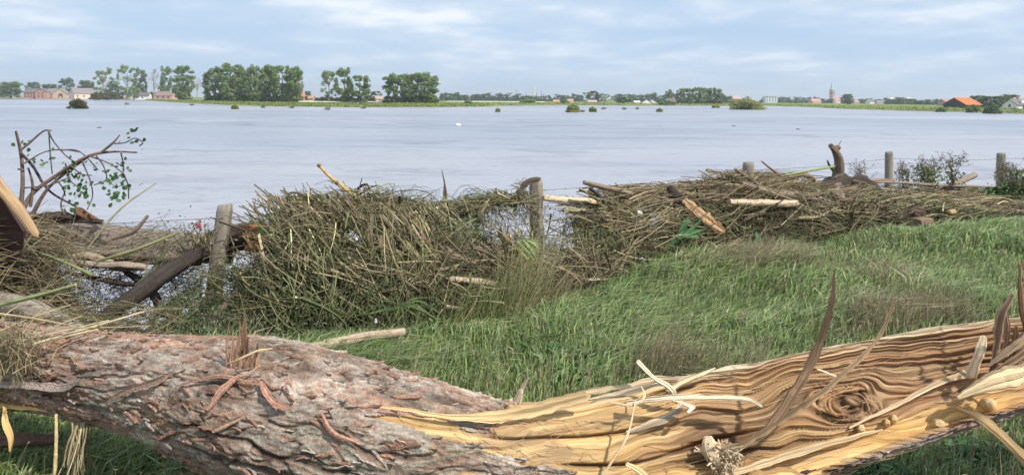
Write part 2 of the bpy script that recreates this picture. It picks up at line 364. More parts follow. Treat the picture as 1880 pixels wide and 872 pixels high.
def trunk_mb(H, r, lobes, c=(.16, .13, .10), nl=6, lean=0):
    mb = MB(); sweep(mb, [(0, 0, -.4), (lean*.3, 0, H*.35), (lean, 0, H*.78)], [r*1.3, r*.8, r*.25], 8, 10, c, nz=.1)
    idx = list(range(len(lobes))); random.shuffle(idx)
    for i in idx[:nl]:
        l = lobes[i]; z0 = max(H*.12, l[2]*.55)
        sweep(mb, [(lean*z0/H, 0, z0), (l[0]*.5, l[1]*.5, (z0+l[2])*.52), (l[0], l[1], l[2])], [r*.4, r*.25, r*.07], 6, 6, c, nz=.1, cap=False)
    return mb
def rl(n, H, W, z0, z1, rw, rh, top=.6):
    o = []
    for i in range(n):
        z = H*random.uniform(z0, z1); w = W*.5*(1-top*abs((z/H-(z0+z1)/2)/(z1-z0)*1.6)**2)
        a = random.uniform(0, 6.28); q = random.uniform(.2, 1)**.6*max(w-rw*.7, .3)
        o.append((math.cos(a)*q, math.sin(a)*q, z, rw*random.uniform(.7, 1.2), rw*random.uniform(.7, 1.2), rh*random.uniform(.7, 1.2)))
    return o
GR = dict(full=((.10, .16, .055), (.27, .36, .13)), light=((.17, .24, .10), (.32, .40, .19)), dark=((.08, .13, .075), (.18, .25, .13)),
          dead=((.26, .22, .18), (.38, .32, .26)), purple=((.085, .085, .085), (.16, .155, .15)), bush=((.07, .08, .025), (.16, .15, .05)), olive=((.18, .21, .06), (.36, .37, .13)))
LIB = {}
def lib(kind, var):
    """each kind of tree is modelled once per variant (20 m high, 12 m wide) and its meshes are shared"""
    if (kind, var) in LIB: return LIB[(kind, var)]
    random.seed(hash((len(kind), ord(kind[0]), var)) % 9999+var*31)
    H, Wd = 20., 12.
    if kind in ('full', 'dark', 'purple'): lo = rl(80, H, Wd*1.05, .06, .93, 1.5, 1.5, .5); n, s = 9500, .36
    elif kind == 'light': lo = rl(40, H, Wd*1.05, .15, .95, 1.15, 1.3, .5); n, s = 4600, .32
    elif kind == 'dead': lo = rl(12, H, Wd*.8, .35, .95, 1.4, 2.2, .5); n, s = 420, .3
    elif kind == 'small': lo = rl(8, H, Wd*1.5, .3, .82, 3.6, 3.6, .6)+rl(8, H, Wd*1.5, .06, .35, 4.2, 3.4, .2); n, s = 1900, .85
    elif kind == 'conifer': lo = [(0, 0, H*z, 2.6*(1.05-z)+.4, 2.6*(1.05-z)+.4, 2.2) for z in (.15, .3, .45, .6, .75, .9)]; n, s = 900, .6
    elif kind == 'poplar': lo = rl(60, H, Wd*.95, .05, .95, 1.5, 1.9, .3); n, s = 7500, .38
    elif kind == 'bush': lo = rl(9, H, 18., .3, .75, 4.2, 4.2, .9)+rl(9, H, 20., .03, .3, 4.5, 3.5, .1); n, s = 3200, .9
    g = GR.get(kind, GR['full'])
    if kind in ('poplar', 'small', 'conifer'): g = GR['full'] if kind == 'poplar' else ((.08, .13, .07), (.16, .22, .11))
    cm = crown_mesh(lo, n, s, g[0], g[1], var*7+3); tc = (.34, .29, .23) if kind in ('dead',) else ((.30, .27, .22) if kind == 'light' else (.15, .12, .09))
    c = cm.build('crown', M_TREE); t = trunk_mb(H, .42, lo, tc, 12 if kind in ('dead', 'light') else 5).build('trunk', M_STICK)
    cme, tme = c.data, t.data; bpy.data.objects.remove(c); bpy.data.objects.remove(t)
    LIB[(kind, var)] = (cme, tme); return LIB[(kind, var)]
def tree(px, w, top, D, kind, label, name='tree', cat='tree', group=None, base=None, var=None, zb=LAND):
    c, t = lib(kind, random.randrange(3) if var is None else var)
    b = P(px, 182, D); zt = P(px, top, D).z; H = zt-zb; wm = w*D/F
    r = empty(name, (b.x, D, zb), random.uniform(0, 6.28)); f = {'small': 18., 'bush': 20.}.get(kind, 12.)
    kx = wm/f; r.scale = (kx*1.12, kx*1.12, H/20.*(1.42 if kind == 'small' else 1.04))
    for nm, me in (('crown', c), ('trunk', t)):
        o = bpy.data.objects.new(nm, me); COL.objects.link(o); o.parent = r
    tag(r, label, cat, group); return r
NEARG = 'tall trees on the left far bank'
T = [
 (20, 40, 150, 720, 'full', 'broad round green tree at the far left edge of the farms'),
 (-45, 50, 152, 740, 'full', 'green tree just outside the left edge of the farms'),
 (60, 24, 151, 760, 'dark', 'dark round tree behind the brick farmhouse'),
 (90, 32, 155, 760, 'dark', 'low wide dark tree between the brick farmhouse and the barn gable'),
 (122, 27, 144, 800, 'dark', 'tall bluish tree rising behind the arched barn'),
 (158, 28, 148, 780, 'dark', 'dark tree behind the grey roofed barn'),
 (189, 35, 125, 600, 'light', 'airy light green tree, first of the tall trees right of the barns'),
 (234, 42, 122, 600, 'light', 'tall airy pale green tree standing left of the dark green one'),
 (258, 21, 128, 640, 'dark', 'slim dark green tree between two pale trees'),
 (282, 24, 126, 620, 'dead', 'bare grey tree with hardly any leaves'),
 (303, 23, 126, 620, 'poplar', 'narrow green tree right of the bare grey one'),
 (336, 38, 121, 520, 'full', 'full green tree standing alone left of the beige dead tree'),
 (362, 20, 135, 500, 'dead', 'beige dead tree left of the dense wood'),
 (210, 16, 154, 560, 'dark', 'small dark conical tree in front of the airy tall trees'),
 (245, 22, 160, 560, 'light', 'low pale tree in front of the white house'),
 (395, 40, 124, 420, 'full', 'leftmost tree of the dense wood, lit yellow green'),
 (422, 46, 117, 410, 'full', 'highest tree of the dense wood'),
 (448, 36, 123, 420, 'full', 'tree in the left middle of the dense wood'),
 (470, 34, 124, 405, 'poplar', 'tree in the middle of the dense wood'),
 (494, 40, 120, 410, 'full', 'tree in the right middle of the dense wood'),
 (518, 40, 121, 400, 'full', 'second tree from the right end of the dense wood'),
 (541, 32, 123, 395, 'full', 'rightmost leafy tree of the dense wood'),
 (553, 12, 139, 390, 'dead', 'thin bare white trunk at the right end of the dense wood'),
 (604, 32, 131, 400, 'light', 'airy tree at the left of the middle group of three'),
 (632, 36, 129, 400, 'poplar', 'tallest tree of the middle group of three'),
 (660, 40, 139, 395, 'full', 'lower spreading tree at the right of the middle group of three'),
 (726, 46, 136, 390, 'full', 'left tree of the round pair by the peaked house'),
 (752, 36, 137, 400, 'full', 'middle tree merging with the round pair by the peaked house'),
 (778, 56, 134, 385, 'full', 'right tree of the round pair, nearest the low distant trees'),
 (690, 22, 168, 600, 'dark', 'low dark tree behind the small peaked house'),
 (565, 14, 168, 620, 'dark', 'low dark tree right of the orange roofed house'),
 (1228, 14, 166, 620, 'poplar', 'thin tree on a tall stem left of the straight poplar wood'),
 (1078, 22, 170, 600, 'light', 'grey green tree left of the dark purple tree'),
 (1090, 26, 168, 640, 'purple', 'dark purple leaved tree above the pink house'),
 (1111, 26, 172, 600, 'light', 'wide pale green tree right of the dark purple tree'),
 (1142, 38, 173, 620, 'full', 'broad low tree midway along the far bank'),
 (1556, 22, 173, 700, 'dark', 'grey green tree standing right of the church tower'),
 (1795, 34, 176, 420, 'dark', 'bluish tree directly behind the orange roofed barn'),
 (1820, 44, 177, 380, 'dark', 'wide dark tree between the orange roofed barn and the white gabled house'),
 (1853, 40, 174, 400, 'full', 'dark green tree behind the white gabled house'),
 (1890, 30, 182, 420, 'full', 'tree behind the slate roof at the right edge'),
]
for t in T: tree(t[0], t[1], t[2], t[3], t[4], t[5])
random.seed(5)
for i, px in enumerate(np.linspace(1250, 1318, 8)):
    tree(px, 17, 163+random.uniform(-1, 2), 560+random.uniform(-15, 15), 'poplar', 'tall even poplar in the straight row of poplars right of the white gables', 'poplar_tree', 'tree', 'row of even poplars on the far bank')
def line(pa, pb, step, top, D, kind, label, group, w=20, jit=3.5):
    x = pa
    while x < pb:
        tree(x, w*random.uniform(.8, 1.25), top+random.uniform(-jit*.6, jit*.6), D+random.uniform(-20, 20), kind, label, 'distant_tree', 'tree', group); x += step*random.uniform(.6, .95)
line(812, 845, 13, 172, 820, 'small', 'small hazy tree in the distant line just right of the tall left hand trees', 'distant trees right of the tall groups', 17)
line(850, 960, 13, 176, 900, 'small', 'small hazy tree in the distant line left of the pylon and mast', 'distant trees left of the mast', 18)
line(963, 1068, 12, 177, 900, 'small', 'small hazy tree in the distant line below the white mast', 'distant trees below the mast', 17)
for px, tp in ((966, 171), (985, 171), (994, 168), (998, 172)): tree(px, 5, tp, 880, 'conifer', 'narrow dark conifer standing up from the distant trees below the mast', 'conifer_tree', 'tree', 'conifers by the white mast')
line(1160, 1245, 12, 176, 800, 'small', 'small tree in the distant line around the white gables', 'distant trees around the white gables', 18)
line(1322, 1345, 10, 177, 760, 'small', 'low tree right after the straight row of poplars', 'distant trees right of the poplars', 15)
line(1400, 1525, 11, 182, 1000, 'small', 'small blue grey tree in the town line left of the church', 'town trees left of the church', 16, 2.5)
line(1532, 1625, 12, 184, 1000, 'small', 'small blue grey tree in the town line right of the church', 'town trees right of the church', 16, 2)
line(1628, 1680, 10, 182.5, 760, 'small', 'dark low tree in the dense clump midway between church and orange barn', 'dark clump right of the church', 16, 1.5)
line(1684, 1745, 11, 185, 700, 'small', 'low green tree in the hedge leading to the orange roofed barn', 'hedge trees left of the orange barn', 16, 1.5)
line(-260, 0, 24, 158, 760, 'full', 'green tree in the row outside the left edge', 'trees beyond the left edge', 30)
line(1900, 2250, 22, 178, 450, 'full', 'green tree in the row beyond the right edge', 'trees beyond the right edge', 30)
# hedges and scrub at the feet of the far trees
line(172, 205, 9, 169, 575, 'bush', 'brownish scrub bush under the airy tree right of the barns', 'scrub under the tall trees', 15)
line(205, 350, 13, 169, 650, 'bush', 'low green scrub bush among the white cottages and tall airy trees', 'scrub among the cottages', 14, 3)
line(583, 690, 11, 178, 420, 'bush', 'low green bush at the foot of the middle group of trees', 'bushes under the middle trees', 14, 2)
line(385, 550, 13, 172, 430, 'bush', 'shaded bush filling the foot of the dense wood', 'bushes under the dense wood', 18, 3)
line(712, 800, 13, 176, 405, 'bush', 'shaded bush filling the foot of the round pair of trees', 'bushes under the round pair', 18, 3)
line(1245, 1325, 11, 183, 570, 'bush', 'low bush at the foot of the straight poplar row', 'bushes under the poplar row', 14, 2)
def bush(px, w, top, bot, label, kind='bush', cols=None, D=None, on='water'):
    D = waterD(px, bot) if D is None else D; zb = WATER-.1 if on == 'water' else LAND
    c = P(px, bot, D); H = P(px, top, D).z-zb; wm = w*D/F
    g = GR[cols or 'olive']; r = empty('bush', (c.x, D, zb)); lo = []
    for i in range(9):
        a = (i-4)/4.4+random.uniform(-.1, .1); q = random.uniform(.45, 1.)
        lo.append((a*wm*.38, random.uniform(-.3, .3)*wm, H*(.2+.55*q*(1-abs(a)*.5)), wm*.17, wm*.16, H*.3)); lo.append((a*wm*.42, random.uniform(-.3, .3)*wm, H*.12, wm*.16, wm*.16, H*.18))
    lo.append((0, 0, H*.74, wm*.16, wm*.14, H*.3)); lo.append((0, 0, H*.4, wm*.3, wm*.2, H*.38))
    crown_mesh(lo, int(500+w*90), max(.14, D/F*1.2), g[0], g[1], int(px), .1).build('foliage', M_TREE, r)
    mb = MB()
    for i in range(7):
        l = lo[i]; sweep(mb, [(l[0]*.2, l[1]*.2, 0), (l[0]*.7, l[1]*.7, l[2]*.6), (l[0]*1.1, l[1], l[2]*1.25)], [H*.012+.02, .03, .01], 5, 5, (.14, .11, .07), cap=False)
    mb.build('stem', M_STICK, r); tag(r, label, 'bush'); return r
bush(144, 32, 181, 200, 'dark olive bush sticking out of the flood water in front of the barns', cols='bush')
bush(432, 13, 191, 201, 'small green bush in the water before the dense wood')
bush(914, 8, 198, 206, 'little yellow green tuft of a bush alone in mid river')
bush(1052, 27, 190.5, 206.5, 'yellow olive bush in the river, larger of the two in the middle', cols='olive')
bush(1088, 13, 196, 206, 'smaller bush in the river just right of the yellow olive one')
bush(1211, 11, 199, 206, 'small tuft in the water before the white gables', cols='olive')
bush(1315, 13, 192, 198.5, 'small low bush in the water left of the big flooded bush')
bush(1371, 62, 179, 201.5, 'big rounded light green bush standing in the flood', cols='olive')
bush(1727, 15, 198, 206, 'small dark bush at the waterline left of the orange barn', cols='dark')
bush(1787, 24, 192, 207, 'green bush at the waterline under the orange roof', cols='full')
bush(1822, 27, 187, 209, 'rounded dark green bush at the waterline right of the orange barn', cols='dark')
bush(860, 15, 183, 194, 'lone green bush on the far grass tip', cols='light', D=330, on='land')
bush(968, 28, 181, 193, 'grey green bush clump on the bank below the mast', cols='full', D=480, on='land')
bush(1037, 16, 184, 193, 'low green bush on the bank left of the purple tree', cols='full', D=480, on='land')
bush(1225, 30, 185, 195, 'green hedge bush below the white gabled house', cols='full', D=470, on='land')
for px, py, w in ((233, 192.5, 7), (352, 194, 6), (483, 198.5, 5), (536, 199, 4), (601, 202, 9), (667, 200, 5), (1070, 206, 4), (1147, 201.5, 6), (1108, 201, 4), (1170, 201, 3)):
    D = waterD(px, py); c = P(px, py, D); mb = MB(); n = 60
    p0 = np.array(c)[None]+rng.normal(size=(n, 3))*[w*D/F*.22, .4, .02]; p3 = p0+rng.normal(size=(n, 3))*[.5, .3, .3]+[0, 0, .45]
    stems(mb, p0, p3, 0, .07, .02, (.12, .11, .05)); tag(mb.build('floating_tuft', M_STRAW), 'small dark tuft of drowned plants poking out of the far water', 'plant', 'tufts poking out of the water')

# ------------------------------------------------------------------ buildings
def gable_house(px, D, wpx, eave, ridge, depth, rz, wall, roof, label, name='house', chim=None, wins=(), door=None, zb=LAND, cat='house', axis='x'):
    """wins: (face, u 0..1, v 0..1, w m, h m); face 'f' = long front side, 'l'/'r' = gable ends; ridge along local x"""
    c = P(px, 182, D); Wd = wpx*D/F; he = P(px, eave, D).z-zb; hr = P(px, ridge, D).z-zb
    r = empty(name, (c.x, D, zb), rz); x, y = Wd/2, depth/2
    mb = MB(); mb.add([[-x, -y, -.5], [x, -y, -.5], [x, y, -.5], [-x, y, -.5], [-x, -y, he], [x, -y, he], [x, y, he], [-x, y, he], [-x, 0, hr-.12], [x, 0, hr-.12]],
        Q=[[0, 1, 5, 4], [2, 3, 7, 6], [1, 2, 6, 5], [3, 0, 4, 7]], T=[[5, 6, 9], [7, 4, 8]], C=wall); mb.build('wall', M_WALL, r)
    mb = MB(); o = .35; t = .25; k = (hr-he)/y
    for s in (-1, 1):
        a = [[-x-o, s*(y+o), he-k*o], [x+o, s*(y+o), he-k*o], [x+o, 0, hr], [-x-o, 0, hr]]
        b = [[p[0], p[1], p[2]+t] for p in a]
        mb.add(a+b, Q=[[0, 1, 2, 3], [4, 5, 6, 7], [0, 1, 5, 4], [1, 2, 6, 5], [0, 3, 7, 4]], C=roof)
    ro = mb.build('roof', M_ROOF, r)
    if chim is not None:
        for cx in (chim if isinstance(chim, (list, tuple)) else [chim]):
            mb = MB(); box(mb, (cx*x, 0, hr+.5), (.9, .9, 2.0), col=(.42, .25, .18)); mb.build('chimney', M_WALL, ro)
    for f, u, v, w, h in wins:
        mb = MB(); z = v*(hr if f in 'lr' else he)
        if f == 'f': box(mb, ((u*2-1)*x, -y, z), (w, .16, h), col=(.05, .06, .075))
        else: box(mb, ((x if f == 'r' else -x), (u*2-1)*y, z), (.16, w, h), col=(.05, .06, .075))
        mb.build('window', M_GLASS, r)
    if door:
        f, u, w, h = door; mb = MB(); n = 8
        a = np.linspace(0, math.pi, n); prof = [(-w/2, 0)]+[(-math.cos(q)*w/2, h-w/2+math.sin(q)*w/2) for q in a]+[(w/2, 0)]
        for f0, yy in ((0, -.1), (1, .1)): pass
        m = len(prof)
        if f == 'f': V = [[(u*2-1)*x+p[0], -y-.1, p[1]] for p in prof]+[[(u*2-1)*x+p[0], -y+.1, p[1]] for p in prof]
        else:
            sx = x if f == 'r' else -x; sg = .1 if f == 'r' else -.1; V = [[sx+sg, (u*2-1)*y+p[0], p[1]] for p in prof]+[[sx-sg, (u*2-1)*y+p[0], p[1]] for p in prof]
        V.append(list(np.mean(V[:m], 0))); T3 = [[i, i+1, 2*m] for i in range(m-1)]
        mb.add(V, Q=[[i, i+1, m+i+1, m+i] for i in range(m-1)], T=T3, C=(.10, .06, .05)); mb.build('door', M_WALL, r)
    tag(r, label, cat); return r
BR = (.46, .25, .18); PE = (.56, .40, .29); CRM = (.66, .54, .42); WH = (.78, .76, .72); DR = (.15, .14, .145); GRR = (.24, .21, .20)
H1 = gable_house(62, 690, 26, 170, 163.5, 9, 0, BR, DR, 'two storey brick farmhouse with dark roof and many windows, leftmost of the farms', 'farmhouse', chim=[-.6],
    wins=[('f', u, v, 1.2, 1.5) for u in (.12, .32, .52, .72) for v in (.3, .72)])
gable_house(79, 686, 15, 169, 162.8, 9, math.radians(90), BR, DR, 'brick cross wing of the farmhouse with its windowed gable facing the river', 'farmhouse_wing',
    wins=[('l', .3, .2, 1.2, 1.6), ('l', .7, .2, 1.2, 1.6), ('l', .3, .5, 1.2, 1.4), ('l', .7, .5, 1.2, 1.4), ('l', .5, .78, .9, .9)])
gable_house(100, 700, 20, 172, 163.5, 10, 0, BR, GRR, 'low wing with grey brown roof joining the barn with the arched door', 'barn_wing', cat='barn')
gable_house(113, 688, 13, 172.5, 163.2, 13, math.radians(90), PE, GRR, 'peach brick barn with a dark arched door in its gable', 'barn', door=('l', .42, 4, 4.6), cat='barn')
gable_house(151, 680, 36, 172.5, 162.8, 13, math.radians(50), CRM, GRR, 'long cream barn with grey brown tiled roof and small dormer openings', 'barn', chim=[-.95], wins=[('f', .15, .5, 1.3, 1.3), ('f', .45, .5, 1.3, 1.3), ('f', .8, .5, 2, 2), ('l', .5, .6, 1, 1.2)], cat='barn')
gable_house(239, 620, 13, 175.5, 170, 8, math.radians(80), (.70, .68, .42), DR, 'pale yellow gabled cottage under the airy trees', 'cottage', wins=[('l', .5, .4, 1.2, 1.4)])
gable_house(262, 610, 26, 176.5, 170.5, 8, math.radians(6), WH, DR, 'white cottage with dark slate roof beside the yellow one', 'cottage', chim=[-.3], wins=[('f', .2, .5, 1, 1.2), ('f', .6, .5, 1, 1.2)])
gable_house(305, 600, 33, 176, 169, 9, math.radians(-5), (.58, .36, .30), (.27, .19, .16), 'pink brick house with low brown roof by the waterline', 'house', chim=[-.9], wins=[('f', .2, .5, 1.4, 1.2), ('f', .5, .5, 1.4, 1.2), ('f', .8, .5, 1.4, 1.2)])
gable_house(555, 430, 8, 178, 172.5, 5, math.radians(20), (.60, .30, .20), (.55, .17, .10), 'small house with bright orange red roof right of the dense wood', 'house', wins=[('f', .5, .4, .8, 1)])
gable_house(572, 440, 9, 181, 177, 5, 0, (.66, .45, .40), (.42, .26, .22), 'tiny pinkish house with brown roof between two tree groups', 'house')
gable_house(694, 425, 13, 182, 177, 6, math.radians(30), CRM, (.40, .31, .26), 'small cottage with a peaked tan roof between two tree groups', 'cottage', wins=[('f', .5, .5, .8, .8)])
gable_house(1087, 560, 16, 188, 184.5, 8, 0, (.70, .50, .42), (.45, .33, .30), 'pink white house below the purple tree', 'house', wins=[('f', .3, .5, 1, 1), ('f', .7, .5, 1, 1)])
gable_house(1047, 600, 10, 186, 182.5, 7, 0, WH, (.50, .27, .18), 'white house with a terracotta roof left of the purple tree', 'house')
gable_house(1021, 620, 10, 187, 184, 7, 0, WH, (.52, .30, .18), 'low white house with orange roof below the distant trees', 'house')
gable_house(1169, 560, 10, 188.5, 186, 7, 0, WH, (.72, .70, .60), 'long low pale cream shed midway along the far bank', 'shed', cat='shed')
gable_house(1187, 540, 7, 189, 182.5, 8, math.radians(90), WH, DR, 'left one of the two narrow white gables', 'house')
gable_house(1197, 545, 7, 189, 182.5, 8, math.radians(90), WH, DR, 'right one of the two narrow white gables', 'house')
gable_house(1230, 540, 16, 187.5, 182, 8, math.radians(14), WH, DR, 'white house with a dark roof under the thin tall tree', 'house', chim=[.8], wins=[('f', .3, .5, 1, 1.1)])
gable_house(1351, 760, 13, 182, 177, 9, 0, (.62, .45, .42), (.48, .34, .32), 'pinkish house left behind the big flooded bush', 'house')
gable_house(1496, 960, 17, 187, 182, 10, math.radians(10), (.60, .40, .34), (.52, .28, .22), 'town house with a faded red roof left of the church', 'house')
gable_house(1536, 960, 9, 187, 183.5, 9, 0, WH, (.50, .27, .22), 'small red roofed town house right against the church tower', 'house')
gable_house(1570, 900, 10, 188, 184.5, 9, 0, (.64, .46, .40), (.40, .26, .22), 'pinkish town house right of the grey green tree', 'house')
gable_house(1597, 900, 10, 187, 183, 8, math.radians(15), WH, (.20, .19, .22), 'white town house with slate roof right of the church', 'house')
gable_house(1614, 880, 11, 189, 185.5, 8, 0, (.66, .50, .46), (.26, .24, .27), 'pale pink town house right of the white one', 'house')
gable_house(1637, 1100, 7, 184, 180, 9, 0, WH, (.6, .58, .55), 'white roof peeping over the dark clump of trees', 'house')
gable_house(1665, 1120, 13, 183, 180, 9, 0, (.7, .7, .72), (.62, .63, .66), 'long pale roof peeping over the dark clump of trees', 'house')
gable_house(1737, 520, 18, 188, 182.5, 9, math.radians(6), (.46, .34, .30), (.33, .25, .25), 'brown purple roofed farmhouse just left of the orange barn', 'farmhouse')
gable_house(1766, 345, 31, 192.5, 180.5, 14, math.radians(10), (.07, .07, .06), (.60, .18, .065), 'barn with a bright orange tiled roof and black gable', 'barn', cat='barn')
RH = gable_house(1874, 300, 44, 193, 183, 8, math.radians(6), WH, (.20, .175, .19), 'white walled house with slate roof and dormer at the right edge', 'house', chim=[-.25, .5], wins=[('f', .3, .5, 1, 1), ('l', .5, .35, 1, 1.2), ('f', .75, .5, 1, 1)])
mb = MB(); box(mb, (-1.8, -2.7, 3.0), (1.4, 1.6, 1.2), col=WH); mb.build('dormer', M_WALL, RH)
def flats():
    c = P(1414, 182, 950); r = empty('apartment_block', (c.x, 950, LAND)); mb = MB(); box(mb, (0, 0, 4), (15, 10, 8), col=(.62, .66, .68)); mb.build('wall', M_WALL, r)
    mb = MB(); box(mb, (0, 0, 8.15), (15.6, 10.6, .3), col=(.3, .32, .35)); mb.build('roof', M_ROOF, r)
    for u in (-5.5, -2, 1.5, 5):
        for v in (2.2, 4.6, 6.8): mb = MB(); box(mb, (u, -5, v), (1.8, .2, 1.2), col=(.12, .14, .17)); mb.build('window', M_GLASS, r)
    tag(r, 'grey white block of flats right behind the big flooded bush', 'building')
flats()
def church():
    D = 1500; c = P(1527.5, 182, D); m = D/F; r = empty('church', (c.x, D, LAND), math.radians(35)); zt = P(1527, 166, D).z-LAND; tip = P(1528, 147, D).z-LAND; w = 7.2
    mb = MB(); box(mb, (0, 0, zt/2), (w, w, zt), col=(.50, .31, .25)); 
    to = mb.build('tower', M_WALL, r)
    mb = MB(); box(mb, (0, 0, zt+.5), (w+.8, w+.8, 1), col=(.36, .26, .22)); mb.build('parapet', M_WALL, r)
    for sx, sy, a, b in ((0, -1, 1, 0), (0, 1, 1, 0), (1, 0, 0, 1), (-1, 0, 0, 1)):
        for q in (-1.9, 1.9):
            mb = MB(); box(mb, (sx*w/2+a*q, sy*w/2+b*q, zt-6), (1.8*a+.2, 1.8*b+.2, 6), col=(.10, .08, .08)); mb.build('belfry_window', M_GLASS, to)
    mb = MB(); n = 8; a = np.arange(n)*2*math.pi/n+math.pi/8; z0 = zt+1
    V = [[math.cos(q)*w*.52, math.sin(q)*w*.52, z0] for q in a]+[[math.cos(q)*w*.3, math.sin(q)*w*.3, z0+4.5] for q in a]+[[0, 0, tip]]
    mb.add(V, Q=[[i, (i+1) % n, n+(i+1) % n, n+i] for i in range(n)], T=[[n+i, n+(i+1) % n, 2*n] for i in range(n)], C=(.36, .60, .56)); mb.build('spire', M_ROOF, r)
    mb = MB(); x = w/2; L_ = 30; h = 6; hr = 11
    mb.add([[x, -8, 0], [x+L_, -8, 0], [x+L_, 8, 0], [x, 8, 0], [x, -8, h], [x+L_, -8, h], [x+L_, 8, h], [x, 8, h], [x, 0, hr], [x+L_, 0, hr]], Q=[[0, 1, 5, 4], [2, 3, 7, 6], [1, 2, 6, 5], [3, 0, 4, 7], [4, 5, 9, 8], [6, 7, 8, 9]], T=[[5, 6, 9], [7, 4, 8]], C=(.42, .27, .23)); mb.build('nave', M_WALL, r)
    tag(r, 'brick church tower with a slender green copper spire on the skyline', 'church')
church()
def mast():
    D = 1300; c = P(980, 182, D); m = D/F; H = P(980, 160, D).z-LAND; r = empty('mast', (c.x, D, LAND)); mb = MB()
    sweep(mb, [(0, 0, 0), (0, 0, H*.6), (0, 0, H)], [1.3, .9, .55], 8, 8, (.78, .78, .78), nz=.0); mb.build('column', M_METAL, r)
    for z in (.72, .86, .97): mb = MB(); sweep(mb, [(0, 0, H*z-.5), (0, 0, H*z+.5)], [2.2, 2.2], 10, 3, (.82, .82, .82), nz=0); mb.build('platform', M_METAL, r)
    tag(r, 'tall white transmitter mast with ring platforms above the distant trees', 'mast')
    c = P(948, 182, D); H = P(948, 164, D).z-LAND; r = empty('electricity_pylon', (c.x, D, LAND)); mb = MB()
    for sx in (-1, 1):
        for sy in (-1, 1): sweep(mb, [(sx*2.2, sy*2.2, 0), (sx*.6, sy*.6, H*.7), (0, 0, H)], [.22, .16, .1], 4, 6, (.4, .42, .44), nz=0)
    for k in range(6):
        z0, z1 = H*k/7, H*(k+1)/7; w0 = 2.2-1.6*k/5; w1 = 2.2-1.6*(k+1)/5.5
        for sy in (-1, 1):
            sweep(mb, [(-w0, sy*w0, z0), (w1, sy*w1, z1)], [.12, .12], 4, 2, (.4, .42, .44), nz=0); sweep(mb, [(w0, sy*w0, z0), (-w1, sy*w1, z1)], [.12, .12], 4, 2, (.4, .42, .44), nz=0)
    mb.build('lattice', M_METAL, r)
    for z, w in ((.72, 5.5), (.84, 4.5), (.94, 3)): mb = MB(); sweep(mb, [(-w, 0, H*z), (0, 0, H*z+.6), (w, 0, H*z)], [.15, .25, .15], 4, 5, (.4, .42, .44), nz=0); mb.build('crossarm', M_METAL, r)
    tag(r, 'thin grey lattice pylon left of the white mast', 'pylon')
mast()
def poles():
    for px, top, D, lab in ((88, 165, 675, 'thin pole between the brick farmhouse and the arched barn'), (1456, 178, 900, 'thin lamp post left of the red roofed town house')):
        c = P(px, 182, D); H = P(px, top, D).z-LAND; mb = MB(); sweep(mb, [(c.x, D, LAND), (c.x, D, LAND+H)], [.2, .14], 6, 4, (.55, .5, .45), nz=0); tag(mb.build('pole', M_METAL), lab, 'pole')
poles()
def buoy():
    D = waterD(841, 231); c = P(841, 231, D); mb = MB(); n, k = 14, 9; V = []; r = .28
    for i in range(k+1):
        a = math.pi*i/k
        for j in range(n): V.append([c.x+r*1.25*math.sin(a)*math.cos(j*2*math.pi/n), D+r*math.sin(a)*math.sin(j*2*math.pi/n), WATER+.08+r*.75*math.cos(a)])
    Q = [[i*n+j, i*n+(j+1) % n, (i+1)*n+(j+1) % n, (i+1)*n+j] for i in range(k) for j in range(n)]
    mb.add(V, Q=Q, C=(.85, .85, .83)); tag(mb.build('float_ball', M_PLASTIC, smooth=True), 'white rounded float drifting alone in the middle of the river', 'float')
    for px, py in ((182, 235), (1347, 232), (1465, 238)):
        D = waterD(px, py); c = P(px, py, D); mb = MB(); sweep(mb, [(c.x-.28, D, WATER+.01), (c.x, D+.05, WATER+.05), (c.x+.3, D, WATER+.01)], [.025, .06, .02], 7, 8, (.06, .05, .04), nz=.3); tag(mb.build('driftwood', M_STICK), 'small dark piece of driftwood floating on the open river', 'driftwood', 'driftwood pieces on the river')
buoy()

# ------------------------------------------------------------------ the fallen trunk in the foreground
TR = np.array([  # px, py centre, depth, half thickness in px
 (-420, 640, 3.75, 66), (-200, 655, 3.55, 70), (0, 668, 3.32, 76), (150, 686, 3.18, 78), (300, 710, 3.05, 94), (450, 744, 2.95, 124), (600, 787, 2.88, 134), (750, 815, 2.84, 120), (900, 842, 2.82, 104),
 (1000, 840, 2.82, 96), (1100, 832, 2.82, 97), (1250, 804, 2.82, 104), (1400, 779, 2.83, 107), (1500, 755, 2.84, 104), (1600, 728, 2.86, 97), (1700, 702, 2.88, 91), (1780, 685, 2.9, 86), (1880, 664, 2.92, 78), (2000, 640, 2.95, 70), (2250, 590, 3.0, 60), (2520, 540, 3.08, 46)], float)
def trunk_frames(n):
    q = catmull(TR, n); px = q[:, 0]; C = Pn(px, q[:, 1], q[:, 2]); R = q[:, 3]*q[:, 2]/F
    T = np.gradient(C, axis=0); T /= np.linalg.norm(T, axis=1, keepdims=True)
    up = np.array([0, 0, 1.])-T*T[:, 2:3]; up /= np.linalg.norm(up, axis=1, keepdims=True)
    cm = np.cross(up, T); cm *= -np.sign((cm*[0, 1, 0]).sum(1, keepdims=True))
    L = np.concatenate([[0], np.cumsum(np.linalg.norm(np.diff(C, axis=0), axis=1))])
    return px, C, R, T, up, cm, L
PHI = math.radians(24)
